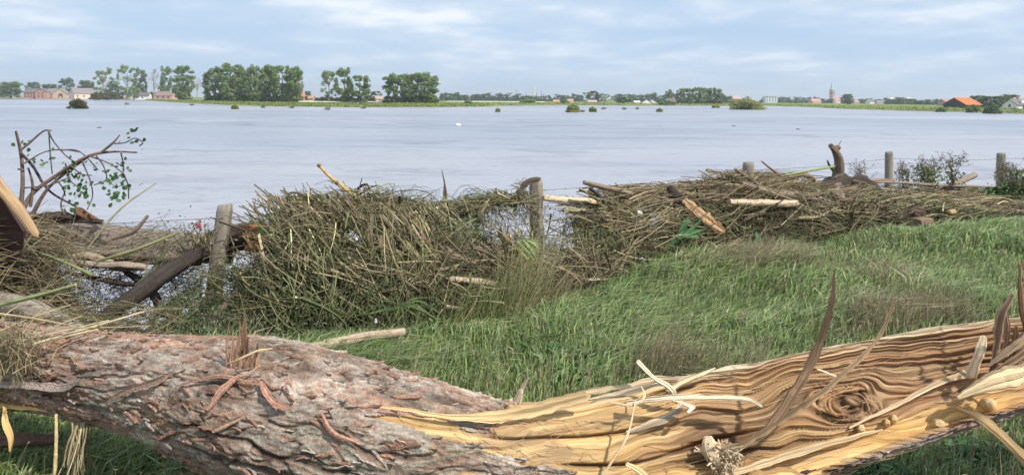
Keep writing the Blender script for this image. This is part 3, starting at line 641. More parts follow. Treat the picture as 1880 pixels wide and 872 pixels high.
def trunk():
    n, m = 1640, 380
    px, C, R, T, UP, CM, L = trunk_frames(n)
    th = np.linspace(-math.pi, math.pi, m, endpoint=False)
    U, TH = np.meshgrid(L, th, indexing='ij'); PX = px[:, None]+0*TH; RR = R[:, None]+0*TH; A = TH*RR.mean()
    v = (1-np.sin(TH-PHI))/2; front = np.cos(TH-PHI) > 0
    # ---- where the wood is laid bare (v runs from the upper to the lower edge as seen)
    rag = (fbm(U*2.2, TH*5, 11, 3)-.5)*.30+(fbm(U*9, TH*16, 13, 2)-.5)*.10
    lo = np.interp(px, [680, 760, 900, 940, 1000, 2300], [.36, .27, .22, -.1, -.2, -.2])[:, None]; hi = np.interp(px, [680, 760, 900, 1000, 1060, 1140, 1500, 1900, 2300], [.36, .38, .47, .52, .72, .97, .93, .9, .9])[:, None]
    m1 = np.minimum(v-lo, hi-v)*np.where(front, 1, -1)+rag*np.clip((PX-690)/200, .15, 1)*np.where(PX > 1150, .35, 1)
    lo2 = np.interp(px, [815, 860, 960, 1010], [.72, .60, .62, .70])[:, None]; hi2 = np.interp(px, [815, 860, 960, 1010], [.72, .76, .84, .86])[:, None]
    m2 = np.where((PX > 815) & (PX < 1080) & front, np.minimum(v-lo2, hi2-v)+rag*.3, -1)
    m3 = np.where((PX > 470) & (PX < 560) & front, .016-np.abs(v-.46+(PX-500)*.0006)+rag*.05, -1)
    back = np.where((~front) & (np.abs(v) < 2), -1, 1)
    M = np.maximum(m1, m2); M = np.where(front, M, -1)
    M = np.where((~front) & (v < .06) & (PX > 1000), .01, M)
    wood = M > 0
    # ---- bark relief: long interlocking plates with deep fissures and lifted edges
    wx = U*2.1+.7*(fbm(U*2.5, A*4, 31, 3)-.5)+A*1.2; wy = A*15+1.6*(fbm(U*3.2, A*4, 37, 3)-.5)-U*.5
    f1 = fbm(wx, wy, 41, 3, .5); ridge = 1-np.abs(2*f1-1)*2.4
    f2 = fbm(wx*2.6+5, wy*1.7, 43, 3); ridge2 = np.abs(2*f2-1)
    terr = fbm(wx*1.3+9, wy*.75+3, 47, 4); st = terr*8; terr2 = (np.floor(st)+sst(st-np.floor(st), .55, 1.))/9
    fiss = sst(ridge, .62, .92); fine = fbm(U*45, A*150, 51, 3)-.5; mid = fbm(U*16, A*50, 53, 3)-.5
    hb = .023*(terr2-.5)-.010*fiss+.011*mid+.008*fine-.005*(1-sst(ridge2, .02, .12))
    red = sst(fbm(U*2.3+3, A*7+1.2*U, 61, 4)+.25*(terr-.5), .50, .60)*sst(PX, -300, 200)
    hb -= .006*red
    # the big plates at the lower edge
    hb += .012*(fbm(U*1.5, A*5, 67, 2)-.5)
    # ---- torn wood relief
    dr = np.interp(px, [690, 900, 960, 1050, 1200, 1400, 1650, 1880], [1.2, .98, .93, .74, .40, .10, .08, .15])[:, None]
    cosd = np.cos(TH-PHI); depth = np.minimum(np.maximum(cosd, -.3)*RR-.012, dr*RR)
    W_ = np.sin(TH-PHI)*RR                             # metres across the face
    ku = np.interp(1560, px, L); kw = -.005; du = U-ku; dw = (W_-kw)*1.35; du = du+.05*(fbm(U*4, W_*9, 78, 3)-.5)*2; dw = dw+.035*(fbm(U*5+7, W_*8, 79, 3)-.5)*2+.25*du*du*np.exp(-(du/.3)**2); rk = np.sqrt(du**2*.30+dw**2)+.03*(fbm(U*7, W_*20, 77, 2)-.5); kf = .85*np.exp(-(rk/.12)**2)
    warp = .040*np.sin(U*2.1+1)+.05*(fbm(U*1.3, W_*3, 71, 3)-.5)+.02*(fbm(U*4, W_*9, 73, 2)-.5)
    push = .10*np.exp(-(du/.26)**2)*np.tanh((W_-kw)/.07)
    rr2 = du**2*.42+dw**2; a2 = .10**2; psi = dw*(1-a2/np.maximum(rr2, a2*.62)); inside = .75*sst(a2*.9-rr2, 0, a2*.9)
    ku2 = np.interp(1290, px, L); d2 = (U-ku2)**2*.3+(W_+.05)**2; b2 = .045**2
    wc = psi*(1-inside)+(W_*.8+.35*du+.012*(fbm(U*10, W_*16, 89, 3)-.5))*inside*.9+psi*inside*.1+warp+.03*np.exp(-d2/.006)
    g1 = fbm(U*(.55+1*inside), wc*24, 81, 2); g2 = fbm(U*(1.1+1*inside)+3, wc*70, 83, 2); g3 = fbm(U*2.2, wc*90, 85, 2)
    torn = np.interp(px, [690, 950, 1090, 1190, 1300, 1950], [.15, .05, .16, .55, 1, 1])[:, None]
    lowband = sst(-W_/RR, .38, .62)*sst(PX, 900, 1150)                # smoother yellow band along the lower lip
    torn = torn*(1-.8*lowband)
    gq = np.abs(2*g1-1)
    hw = -.020*torn*(1-sst(gq, .0, .20))+.018*torn*(np.abs(g2-.5)*2-.3)+.012*(.3+torn)*(g3-.5)+.010*torn*(vn(U*4, wc*110, 151)-.5)+.03*torn*(fbm(U*.9, wc*8, 87, 2)-.5)
    hollow = -np.cos(np.clip((W_+.03)/RR*1.5, -1.57, 1.57))*.055*sst(PX, 1180, 1330)*(1-.4*kf)
    knob = .012*np.exp(-(rk/.05)**2)+.004*kf*np.sin(rk*150+9*g2)
    hw = hw+hollow+knob*torn
    pit = np.exp(-((PX-1320)/75)**2-((v-.62)/.13)**2)*(.4+.9*fbm(U*8, wc*40, 141, 3)); hw -= .035*pit
    crack = np.exp(-((v-np.interp(PX, [880, 1000, 1200, 1400], [.33, .32, .36, .5]))/.012)**2)*sst(PX, 880, 930)*(1-sst(PX, 1100, 1350)); hw -= .03*crack
    crack2 = np.exp(-((v-np.interp(PX, [1000, 1150, 1400], [.56, .60, .56])-.02*np.sin(U*9))/.014)**2)*sst(PX, 1000, 1060)*(1-sst(PX, 1330, 1450)); hw -= .035*crack2
    r_b = RR*(1+.05*(fbm(U*1.1, TH*1.2, 91, 2)-.5))+hb
    lip = 1+.0*TH
    N2 = np.cos(TH)[..., None]*CM[:, None]+np.sin(TH)[..., None]*UP[:, None]
    NF = (math.cos(PHI)*CM+math.sin(PHI)*UP)[:, None]+0*N2
    Vb = C[:, None]+N2*r_b[..., None]
    edge = sst(np.abs(W_)/RR, .8, .99)
    SV = (-math.sin(PHI)*CM+math.cos(PHI)*UP)[:, None]+0*N2
    Vw = C[:, None]+SV*W_[..., None]+NF*(depth+hw*(1-.5*edge))[..., None]
    # ragged upper lip
    topl = np.exp(-((TH-(PHI+math.pi/2))/.35)**2)*sst(PX, 960, 1100)
    Vw += UP[:, None]*(topl*(.018*(fbm(U*3, U*0, 95, 3)-.5)+.016*np.where(PX > 1200, fbm(U*9, U*0, 97, 2)-.5, 0)))[..., None]
    V = np.where(wood[..., None], Vw, Vb)
    # ---- colours
    t = lambda a: np.array(a, float)
    mixc = lambda a, b, k: a*(1-k[..., None])+b*k[..., None]
    gv = fbm(U*6, A*14, 101, 4)
    cb = mixc(t((.25, .19, .14)), t((.42, .35, .285)), sst(gv, .3, .65))
    cb = mixc(cb, t((.34, .33, .24)), sst(fbm(U*3, A*6, 103, 3), .55, .75)*.5)
    cb = mixc(cb, t((.33, .195, .13)), red*.7)
    cb = mixc(cb, t((.34, .18, .12)), sst(st-np.floor(st), .35, .6)*(1-sst(st-np.floor(st), .8, 1.))*.55)
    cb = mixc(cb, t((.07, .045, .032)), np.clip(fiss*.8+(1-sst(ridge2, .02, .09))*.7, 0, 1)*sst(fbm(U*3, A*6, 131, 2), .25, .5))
    cb *= (1+.9*fine+.8*mid)[..., None]*(.82+.36*sst(terr2, .25, .7))[..., None]  # lower plates darker: shade at the plate edges put into the bark colour
    gw = np.clip(gq, 0, 1)
    cw = mixc(t((.50, .30, .12)), t((.64, .43, .20)), sst(g2, .25, .75))
    brown = sst(PX, 1120, 1330)*(1-lowband)*(1-sst(v, -.02, .08)*0)
    brown = brown*(.45+.55*sst(fbm(U*1.2, wc*12, 111, 3), .25, .55))
    cw = mixc(cw, mixc(t((.27, .155, .08)), t((.43, .275, .145)), sst(g2, .3, .75)), brown)
    cw = mixc(cw, t((.10, .055, .03)), (1-sst(gq, .0, .12))*torn*.72)
    cw = mixc(cw, t((.60, .36, .12)), lowband*sst(fbm(U*1.8, wc*8, 115, 3), .4, .6)*.7)
    cw = mixc(cw, t((.68, .55, .38)), (1-sst(v, .02, .10))*sst(PX, 1000, 1200)*.7)
    cw = mixc(cw, t((.20, .11, .055)), inside*.4); cw = mixc(cw, t((.075, .045, .025)), np.clip(pit*1.1, 0, .9))
    cw = mixc(cw, t((.09, .05, .03)), np.clip(crack+crack2, 0, 1)*.8)
    cw = mixc(cw, t((.30, .15, .07)), sst(fbm(U*2, wc*20, 119, 2), .56, .64)*sst(1-PX/2000, 0, .1)*.45)
    cw *= (1+1.1*(g3-.5)+.25*(g2-.5)+.5*torn*(vn(U*3, wc*140, 153)-.5))[..., None]
    dirt = sst(fbm(U*5, A*9, 121, 3), .58, .7)*(PX < 1060)*.6; cw = mixc(cw, t((.34, .22, .12)), dirt)
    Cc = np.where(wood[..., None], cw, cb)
    uvs = np.stack([U, W_*0+A], -1); uvw = np.stack([U, wc], -1); UV = np.where(wood[..., None], uvw, uvs)
    i = np.arange(n-1)[:, None]*m; j = np.arange(m)[None]; j2 = (j+1) % m
    Q = np.stack([i+j, i+j2, i+m+j2, i+m+j], -1).reshape(-1, 4)
    wf = wood[:-1].reshape(-1); wf = wf | wood[1:].reshape(-1)
    gridw = wf.reshape(n-1, m); lab = np.zeros(gridw.shape, np.int32); cur = 0; sizes = {}
    for s0 in np.argwhere(gridw)[::7]:
        a0, b0 = int(s0[0]), int(s0[1])
        if lab[a0, b0]: continue
        cur += 1; st_ = [(a0, b0)]; lab[a0, b0] = cur; cnt = 0
        while st_:
            a_, b_ = st_.pop(); cnt += 1
            for c_, d_ in ((a_+1, b_), (a_-1, b_), (a_, (b_+1) % m), (a_, (b_-1) % m)):
                if 0 <= c_ < n-1 and gridw[c_, d_] and not lab[c_, d_]: lab[c_, d_] = cur; st_.append((c_, d_))
        sizes[cur] = cnt
    lab = lab.reshape(-1); bigc = [k_ for k_ in sizes if sizes[k_] > 400]; keepw = np.isin(lab, bigc)
    root = empty('fallen_trunk', P(900, 940, 2.82)); tag(root, 'huge fallen trunk across the foreground, grey bark left, split yellow wood right', 'tree trunk')
    Vf = V.reshape(-1, 3); Cf = Cc.reshape(-1, 3); Uf = UV.reshape(-1, 2)
    for nm, sel, mt in [('bark', ~keepw, M_BARK)]+[('split_wood', lab == k_, M_WOOD) for k_ in bigc]:
        q = Q[sel]; u, inv = np.unique(q, return_inverse=True); mb = MB(); mb.add(Vf[u], Q=inv.reshape(-1, 4), C=Cf[u], U=Uf[u])
        local(mb, root).build(nm, mt, root, smooth=False if nm == 'x' else True)
    # ---- loose flakes of bark lifting from the surface
    mb = MB(); k = 0
    for _ in range(1100):
        pi_ = rng.integers(40, n-40); a = PHI+rng.uniform(-1.35, 1.5)
        if px[pi_] > 1000: continue
        ji = int((a+math.pi)/(2*math.pi)*m) % m
        if wood[pi_, ji]: continue
        nn = math.cos(a)*CM[pi_]+math.sin(a)*UP[pi_]; tt = T[pi_]+rng.normal()*.35*np.cross(nn, T[pi_]); tt /= np.linalg.norm(tt); bb = np.cross(nn, tt)
        b0 = V[pi_, ji]+nn*.003; ln = rng.uniform(.018, .07)*(1 if rng.random() < .93 else 2.2); w = ln*rng.uniform(.10, .22); K = 6
        s = np.linspace(-1, 1, K)[:, None]; lift = rng.uniform(.0, .012)*np.maximum(s, -.2)+.0015
        wd = w*(1-np.abs(s)**2.5*.75)*(1+.35*rng.normal(size=(K, 1))*.6); off = bb*w*.4*rng.normal(size=(K, 1))*.35
        cen = b0+tt*s*ln*.5+nn*lift+off
        top = np.stack([cen-bb*wd*.5, cen+nn*.004, cen+bb*wd*.5], 1); bot = top-nn*.006
        VV = np.concatenate([top, bot], 1).reshape(-1, 3); c0 = np.array((.33, .19, .13) if rng.random() < .5 else (.40, .33, .27))*rng.uniform(.7, 1.2)
        Qs = []
        for e in range(K-1):
            b = e*6; Qs += [[b, b+1, b+7, b+6], [b+1, b+2, b+8, b+7], [b+3, b+9, b+10, b+4], [b+4, b+10, b+11, b+5], [b, b+6, b+9, b+3], [b+2, b+5, b+11, b+8]]
        mb.add(VV, Q=Qs, C=c0*(1+.15*rng.normal(size=(len(VV), 1))), U=VV[:, :2])
    o = local(mb, root).build('bark_flakes', M_BARK, root); tag(o, kind='stuff')
    # ---- fine torn fibres standing off the split face
    mb = MB(); n2 = 420; ii = rng.integers(0, n-1, n2*2); ii = ii[(px[ii] > 1080) & (px[ii] < 2100)][:n2]
    a = PHI+rng.uniform(-1.3, 1.45, len(ii)); jj = ((a+math.pi)/(2*math.pi)*m).astype(int) % m
    b0 = V[ii, jj]; dirn = T[ii]*np.where(rng.random(len(ii)) < .6, 1, -1)[:, None]; nf = NF[ii, 0]
    ln = rng.uniform(.03, .14, len(ii))[:, None]
    stems(mb, b0-nf*.004, b0+dirn*ln+nf*ln*rng.uniform(.0, .18, (len(ii), 1))+UP[ii]*ln*rng.normal(size=(len(ii), 1))*.12, nf*ln*rng.uniform(-.02, .06, (len(ii), 1)), rng.uniform(.001, .003, len(ii)), .0005,
          np.array((.50, .34, .18))*rng.uniform(.45, 1.35, (len(ii), 1)), 5, 4, .5)
    # hairy fibres over the bark and wood at the boundary
    ii = rng.integers(0, n-1, 900); ii = ii[(px[ii] > 640) & (px[ii] < 1100)]; a = PHI+rng.uniform(-.6, .75, len(ii)); jj = ((a+math.pi)/(2*math.pi)*m).astype(int) % m
    ok = wood[ii, jj]; ii = ii[ok]; jj = jj[ok]; b0 = V[ii, jj]; nf = NF[ii, 0]; dd = T[ii]+.6*UP[ii]*rng.normal(size=(len(ii), 1)); ln = rng.uniform(.02, .07, (len(ii), 1))
    stems(mb, b0-dd*ln*.5, b0+dd*ln*.5+nf*.006, nf*.012, .0012, .0006, np.array((.60, .46, .28))*rng.uniform(.6, 1.2, (len(ii), 1)), 5, 3)
    tag(local(mb, root).build('torn_fibres', M_WOOD, root), kind='stuff')
    return root, (px, C, R, T, UP, CM, NF[:, 0], V, wood, m)
TRUNK, TF = trunk()
def face_D(x, y, off=0.02):
    """depth of the visible trunk surface under a photo position (nearest modelled point), a little in front"""
    global _pc
    try: _pc
    except NameError:
        V = TF[7][::4, ::3].reshape(-1, 3); D = V[:, 1]; nz = (V[:, 2]-CAMZ)/D; nx = V[:, 0]/D
        yc = nz*cr-nx*sr; xc = nx*cr+nz*sr; _pc = (940+xc*F, HY0-yc*F, D)
    d2 = (_pc[0]-x)**2+(_pc[1]-y)**2; k = np.argpartition(d2, 24)[:24]
    return float(_pc[2][k].min())-off
def slab(mb, pts, wpx, thick=.35, n=36, col=(.55, .38, .2), dark=.45, seed=0, tw=0., noise=.30, tipr=True):
    """a torn splinter: a tapering board-like sliver. pts (px,py,D), wpx full width in photo px at each point"""
    p = np.array([P(a, b, c) for a, b, c in pts]); q = catmull(p, n); w = catmull(np.array([[a*c[2]/F/2]*2 for a, c in zip(wpx, pts)]), n)[:, 0]; w = np.maximum(w, .0006)
    T = np.gradient(q, axis=0); T /= np.linalg.norm(T, axis=1, keepdims=True)+1e-9
    vw = q-np.array([0, 0, CAMZ]); B = np.cross(T, vw); B /= np.linalg.norm(B, axis=1, keepdims=True)+1e-9; Nn = np.cross(B, T)
    if tw: ca, sa = math.cos(tw), math.sin(tw); B, Nn = B*ca+Nn*sa, Nn*ca-B*sa
    m = 18; th = np.arange(m)*2*math.pi/m; L = np.concatenate([[0], np.cumsum(np.linalg.norm(np.diff(q, axis=0), axis=1))])
    sx = np.sign(np.cos(th))*np.abs(np.cos(th))**.75; sy = np.sign(np.sin(th))*np.abs(np.sin(th))**.75*thick
    nz = 1+noise*1.2*(fbm(L[:, None]*9, th[None]*2.2+seed*3.1, seed, 3)-.5)+noise*3.2*(vn(L[:, None]*1.5, th[None]*5+seed*7, seed+2)-.5)
    wv = (1+2.*noise*(fbm(L*26, L*0+seed, seed+7, 3)-.5))*w*.7; q = q+B*((fbm(L*12, L*0+3+seed, seed+9, 3)-.5)*np.minimum(w, .006)*1.6*noise/.3)[:, None]
    V = q[:, None]+B[:, None]*(sx*wv[:, None]*nz)[..., None]+Nn[:, None]*(sy*wv[:, None]*nz)[..., None]
    i = np.arange(n-1)[:, None]*m; s = np.arange(m)[None]; s2 = (s+1) % m
    Q = np.stack([i+s, i+s2, i+m+s2, i+m+s], -1).reshape(-1, 4)
    st = fbm(L[:, None]*1.5, sx[None]*6+seed*5, seed+4, 3); f = 1-dark+dark*2*sst(st, .3, .7)
    e = [[0+k, (k+1) % m, m*n] for k in range(m)]+[[(n-1)*m+(k+1) % m, (n-1)*m+k, m*n+1] for k in range(m)]
    VV = np.vstack([V.reshape(-1, 3), q[0]-T[0]*w[0]*.5, q[-1]+T[-1]*w[-1]*.8]); cc = np.vstack([(f[..., None]*np.array(col)).reshape(-1, 3), np.array(col)*.7, np.array(col)])
    uv = np.vstack([np.stack([L[:, None]+0*sx, sx*wv[:, None]*1.], -1).reshape(-1, 2), [[0, 0], [0, 0]]])
    mb.add(VV, Q=Q, T=e, C=cc, U=uv)
def on(pts, offs=.02):
    return [(a, b, face_D(a, b, o)) for (a, b), o in zip(pts, offs if isinstance(offs, (list, tuple)) else [offs]*len(pts))]
SP = [  # name, points, widths, colour, thickness
 ('splinter', [(700, 746, face_D(700, 746)), (850, 766, face_D(850, 768)), (960, 755, face_D(960, 762, .03)), (1075, 728, face_D(1075, 745, .05))], [3, 12, 34, 26], (.66, .45, .22), .14, 'broad yellow flap of wood peeled along the bark'),
 ('splinter', on([(1010, 748), (1060, 724), (1150, 707), (1205, 694), (1245, 694)], [.02, .04, .05, .04, .02]), [8, 11, 14, 18, 6], (.66, .50, .31), .3, 'long pale strip bridging the gap above the grass'),
 ('splinter', on([(1170, 663), (1200, 692), (1228, 712), (1245, 738)], [.12, .10, .08, .02]), [8, 9, 11, 10], (.70, .57, .40), .7, 'pale stick pointing up to the left'),
 ('splinter', on([(1225, 715), (1262, 698), (1300, 681), (1313, 675)], [.03, .04, .05, .05]), [14, 11, 8, 3], (.64, .49, .30), .5, 'pale pointed splinter over the grass'),
 ('splinter', on([(1150, 740), (1230, 728), (1300, 728), (1370, 730), (1398, 744)], [.05, .09, .10, .10, .11]), [12, 12, 11, 12, 9], (.70, .55, .38), .8, 'pale crooked root like piece ending in a hook'),
 ('splinter', on([(1235, 732), (1262, 742), (1275, 747), (1263, 758)], [.09, .10, .11, .11]), [12, 11, 9, 7], (.72, .60, .44), .8, 'short pale forked end'),
 ('splinter', on([(1105, 873), (1130, 838), (1155, 790), (1166, 735)], [.02, .05, .08, .09]), [6, 7, 6, 4], (.68, .52, .33), .9, 'thin pale upright twig of wood'),
 ('splinter', on([(1120, 740), (1160, 742), (1182, 728), (1177, 708)], [.08, .08, .08, .08]), [4, 6, 4, 2], (.68, .52, .33), .9, None),
 ('splinter', [(1532, 494, 2.66), (1526, 555, 2.66), (1505, 630, 2.68), (1462, 712, 2.70), (1405, 790, 2.74), (1335, 832, 2.78)], [5, 11, 17, 21, 19, 10], (.42, .25, .14), .35, 'tall curved brown strand of wood standing up highest'),
 ('splinter', [(1645, 545, 2.64), (1612, 622, 2.65), (1545, 690, 2.67), (1450, 760, 2.71), (1350, 825, 2.77)], [5, 9, 12, 14, 10], (.48, .31, .17), .5, 'brown strand crossing behind the tall one'),
 ('splinter', [(1873, 484, 2.78), (1874, 540, 2.78), (1882, 600, 2.8), (1890, 640, 2.84)], [5, 9, 10, 8], (.38, .20, .11), .6, 'upright brown sliver at the right edge'),
 ('splinter', [(1858, 540, 2.74), (1840, 580, 2.75), (1832, 630, 2.78), (1822, 668, 2.8)], [7, 15, 14, 8], (.37, .23, .15), .5, 'upright brown sliver left of the one at the edge'),
 ('splinter', [(1846, 560, 2.8), (1850, 610, 2.8), (1838, 660, 2.82)], [5, 12, 12], (.34, .21, .14), .5, None),
 ('splinter', [(1900, 590, 2.74), (1868, 630, 2.75), (1815, 672, 2.79)], [14, 18, 8], (.42, .28, .17), .5, None),
 ('splinter', [(1920, 615, 2.74), (1870, 655, 2.76), (1810, 690, 2.8)], [12, 15, 7], (.36, .23, .14), .5, None),
 ('splinter', [(1905, 600, 2.8), (1872, 640, 2.8), (1850, 700, 2.82)], [22, 24, 10], (.20, .12, .075), .5, None),
 ('splinter', [(1865, 598, 2.78), (1862, 640, 2.8), (1842, 690, 2.82)], [6, 12, 8], (.26, .16, .10), .5, None),
 ('splinter', [(1822, 640, 2.8), (1826, 670, 2.8), (1812, 700, 2.83)], [5, 13, 12], (.22, .13, .08), .5, None),
 ('splinter', on([(1805, 618), (1798, 650), (1780, 688)], [.05, .06, .02]), [14, 18, 20], (.68, .52, .34), .6, 'thick pale broken prong near the right end'),
 ('splinter', on([(1790, 680), (1720, 705), (1640, 745), (1560, 785)], [.02, .02, .02, .01]), [16, 12, 8, 4], (.60, .43, .26), .3, 'pale straight ridge running down from the broken prong'),
 ('splinter', [(1755, 748, face_D(1755, 748)), (1800, 768, 2.70), (1840, 800, 2.66), (1890, 850, 2.62)], [8, 20, 22, 26], (.56, .36, .17), .3, 'strip hanging down out of the frame on the right'),
 ('splinter', [(1900, 682, 2.74), (1830, 700, 2.75), (1760, 730, 2.78)], [40, 34, 8], (.66, .49, .28), .3, 'pale broad shard at the right end'),
 ('splinter', on([(1325, 870), (1400, 852), (1500, 820), (1620, 788)], [.03, .04, .04, .01]), [14, 15, 14, 4], (.68, .50, .29), .4, 'long pale lower edge strip'),
 ('splinter', on([(1150, 792), (1215, 770), (1262, 738)], [.0, .025, .03]), [5, 20, 6], (.56, .44, .30), .22, 'grey pale torn lip under the crooked piece'),
 ('splinter', on([(1150, 852), (1175, 866), (1200, 890)], [.05, .06, .06]), [8, 14, 16], (.70, .50, .26), .5, None),
 ('splinter', on([(1500, 678), (1535, 690)], [.03, .02]), [3, 5], (.74, .6, .44), .7, None),
 ('splinter', [(950, 738, face_D(950, 748)), (957, 718, face_D(950, 748)), (972, 692, face_D(950, 748, .04))], [16, 10, 2], (.62, .49, .34), .5, 'small upright pale splinter where bark meets grass'),
 ('splinter', [(945, 742, face_D(945, 750)), (955, 722, face_D(945, 750)), (958, 716, face_D(945, 750))], [10, 12, 9], (.50, .38, .28), .6, None),
 ('splinter', [(1300, 915, 2.66), (1390, 892, 2.66), (1450, 885, 2.66), (1520, 905, 2.66)], [40, 70, 70, 20], (.68, .41, .16), .25, 'flat orange wedge of wood at the bottom edge'),
]
for k, (nm, pts, w, c, th_, lab) in enumerate(SP):
    mb = MB(); slab(mb, pts, w, th_, 44, c, seed=k+3); o = local(mb, TRUNK).build(nm, M_WOOD, TRUNK, smooth=False)
    if lab: o['label'] = lab
# knots along the lower lip and the frayed knob
for x, y, s in ((1815, 742, 13), (1722, 778, 12), (1736, 783, 10), (1580, 787, 8), (1640, 768, 7), (1628, 775, 7), (1150, 885, 10)):
    D = face_D(x, y, .01); mb = MB(); a = P(x, y+s*.2, D+.03); b = P(x+s*.2, y-s*.1, D-.02)
    sweep(mb, [a, (a+b)/2, b], [s*D/F*1.1, s*D/F, s*D/F*.5], 10, 8, (.66, .46, .22), (.70, .52, .28), nz=.25, seed=int(x)); local(mb, TRUNK).build('knot', M_WOOD, TRUNK, smooth=True)
def knob():
    mb = MB(); D = face_D(1325, 840, .03); c = np.array(P(1322, 838, D)); n = 260
    p0 = c+rng.normal(size=(n, 3))*[.018, .01, .018]; d = rng.normal(size=(n, 3))*[.8, .5, .5]+[.2, -.6, .35]; d /= np.linalg.norm(d, axis=1, keepdims=True)
    stems(mb, p0, p0+d*rng.uniform(.02, .07, (n, 1)), rng.normal(size=(n, 3))*.006, .005, .0025, np.array((.70, .56, .38))*rng.uniform(.5, 1.15, (n, 1)), 4, 5)
    sweep(mb, [P(1300, 800, D+.01), P(1305, 825, D-.01), P(1335, 862, D-.02)], [.012, .03, .012], 10, 12, (.68, .52, .34), nz=.5, seed=4)
    tag(local(mb, TRUNK).build('frayed_knob', M_WOOD, TRUNK), 'frayed pale tuft sticking out of the torn wood')
knob()
def stub():
    """broken side branch: a bundle of upright splinters"""
    mb = MB(); D = face_D(440, 672, .0); D0 = D+.03
    for x0, y0, x1, y1, w in ((425, 690, 428, 605, 8), (436, 685, 440, 590, 10), (446, 690, 448, 573, 11), (452, 688, 456, 618, 12), (462, 684, 474, 630, 11), (431, 690, 414, 640, 8), (440, 695, 447, 640, 20), (455, 690, 462, 648, 18), (424, 700, 420, 655, 14), (415, 700, 421, 588, 4), (470, 690, 476, 650, 8)):
        slab(mb, [(x0, y0, D0), ((x0*.6+x1*.4)+rng.uniform(-2, 2), (y0+y1)/2, D0-.01), (x1, y1, D0-.02+rng.uniform(-.03, .03))], [w*1.3, w, w*.25], .6, 18, np.array((.34, .20, .13))*rng.uniform(.8, 1.3), seed=int(x0), noise=.4)
    mb2 = local(mb, TRUNK); tag(mb2.build('broken_stub', M_WOOD, TRUNK), 'reddish brown broken branch stub of upright splinters')
    mb = MB(); slab(mb, [(418, 668, D-.04), (440, 660, D-.06), (472, 645, D-.05), (500, 640, D-.03)], [3, 4, 4, 2], .9, 16, (.6, .44, .25)); slab(mb, [(405, 690, D-.01), (440, 692, D-.04), (478, 672, D-.03)], [3, 4, 2], .9, 16, (.5, .34, .2))
    local(mb, TRUNK).build('curled_fibre', M_WOOD, TRUNK)
stub()
# strips of bark torn and lifted on the left part
for pts, w, c, lab in (
    ([(200, 735), (240, 715), (290, 698), (316, 680)], [7, 13, 14, 3], (.31, .20, .15), 'long lifted strip of bark pointing up to the right'),
    ([(380, 752), (410, 715), (440, 690)], [8, 14, 6], (.36, .20, .14), None), ([(330, 705), (400, 690), (470, 705)], [5, 10, 4], (.34, .2, .14), None),
    ([(-20, 706), (60, 708), (110, 714), (148, 700)], [14, 20, 18, 6], (.32, .25, .20), 'thick curled rim of bark over the peeled yellow patch'),
    ([(480, 700), (500, 735), (530, 750)], [10, 16, 6], (.38, .20, .14), None), ([(590, 760), (610, 790), (660, 815)], [6, 14, 6], (.37, .21, .15), None),
    ([(390, 790), (420, 775), (445, 765)], [10, 14, 5], (.42, .26, .18), None), ([(520, 715), (527, 700), (536, 708)], [3, 8, 3], (.36, .2, .15), None)):
    mb = MB(); slab(mb, on(pts, .012), w, .3, 26, c, seed=int(pts[0][0])); o = local(mb, TRUNK).build('bark_strip', M_BARK, TRUNK)
    if lab: o['label'] = lab
# yellow inner bark peeled off on the left
for pts, w, c, lab in (
    ([(-60, 725, 3.16), (20, 737, 3.12), (80, 741, 3.08), (150, 748, 3.04)], [30, 31, 34, 38], (.70, .46, .17), 'broad yellow sheet of peeled inner bark'),
    ([(140, 758, 3.06), (190, 774, 3.05), (232, 780, 3.04), (262, 788, 3.05)], [30, 22, 14, 4], (.56, .34, .13), 'tan tongue of peeled inner bark'),
    ([(8, 745, 3.1), (10, 772, 3.06), (19, 800, 3.05), (18, 828, 3.05)], [8, 16, 15, 3], (.64, .42, .17), 'yellow strip of inner bark hanging straight down')):
    mb = MB(); slab(mb, pts, w, .12, 30, c, seed=int(abs(pts[0][0])), dark=.15, noise=.15); tag(local(mb, TRUNK).build('peeled_bark', M_WOOD, TRUNK), lab)
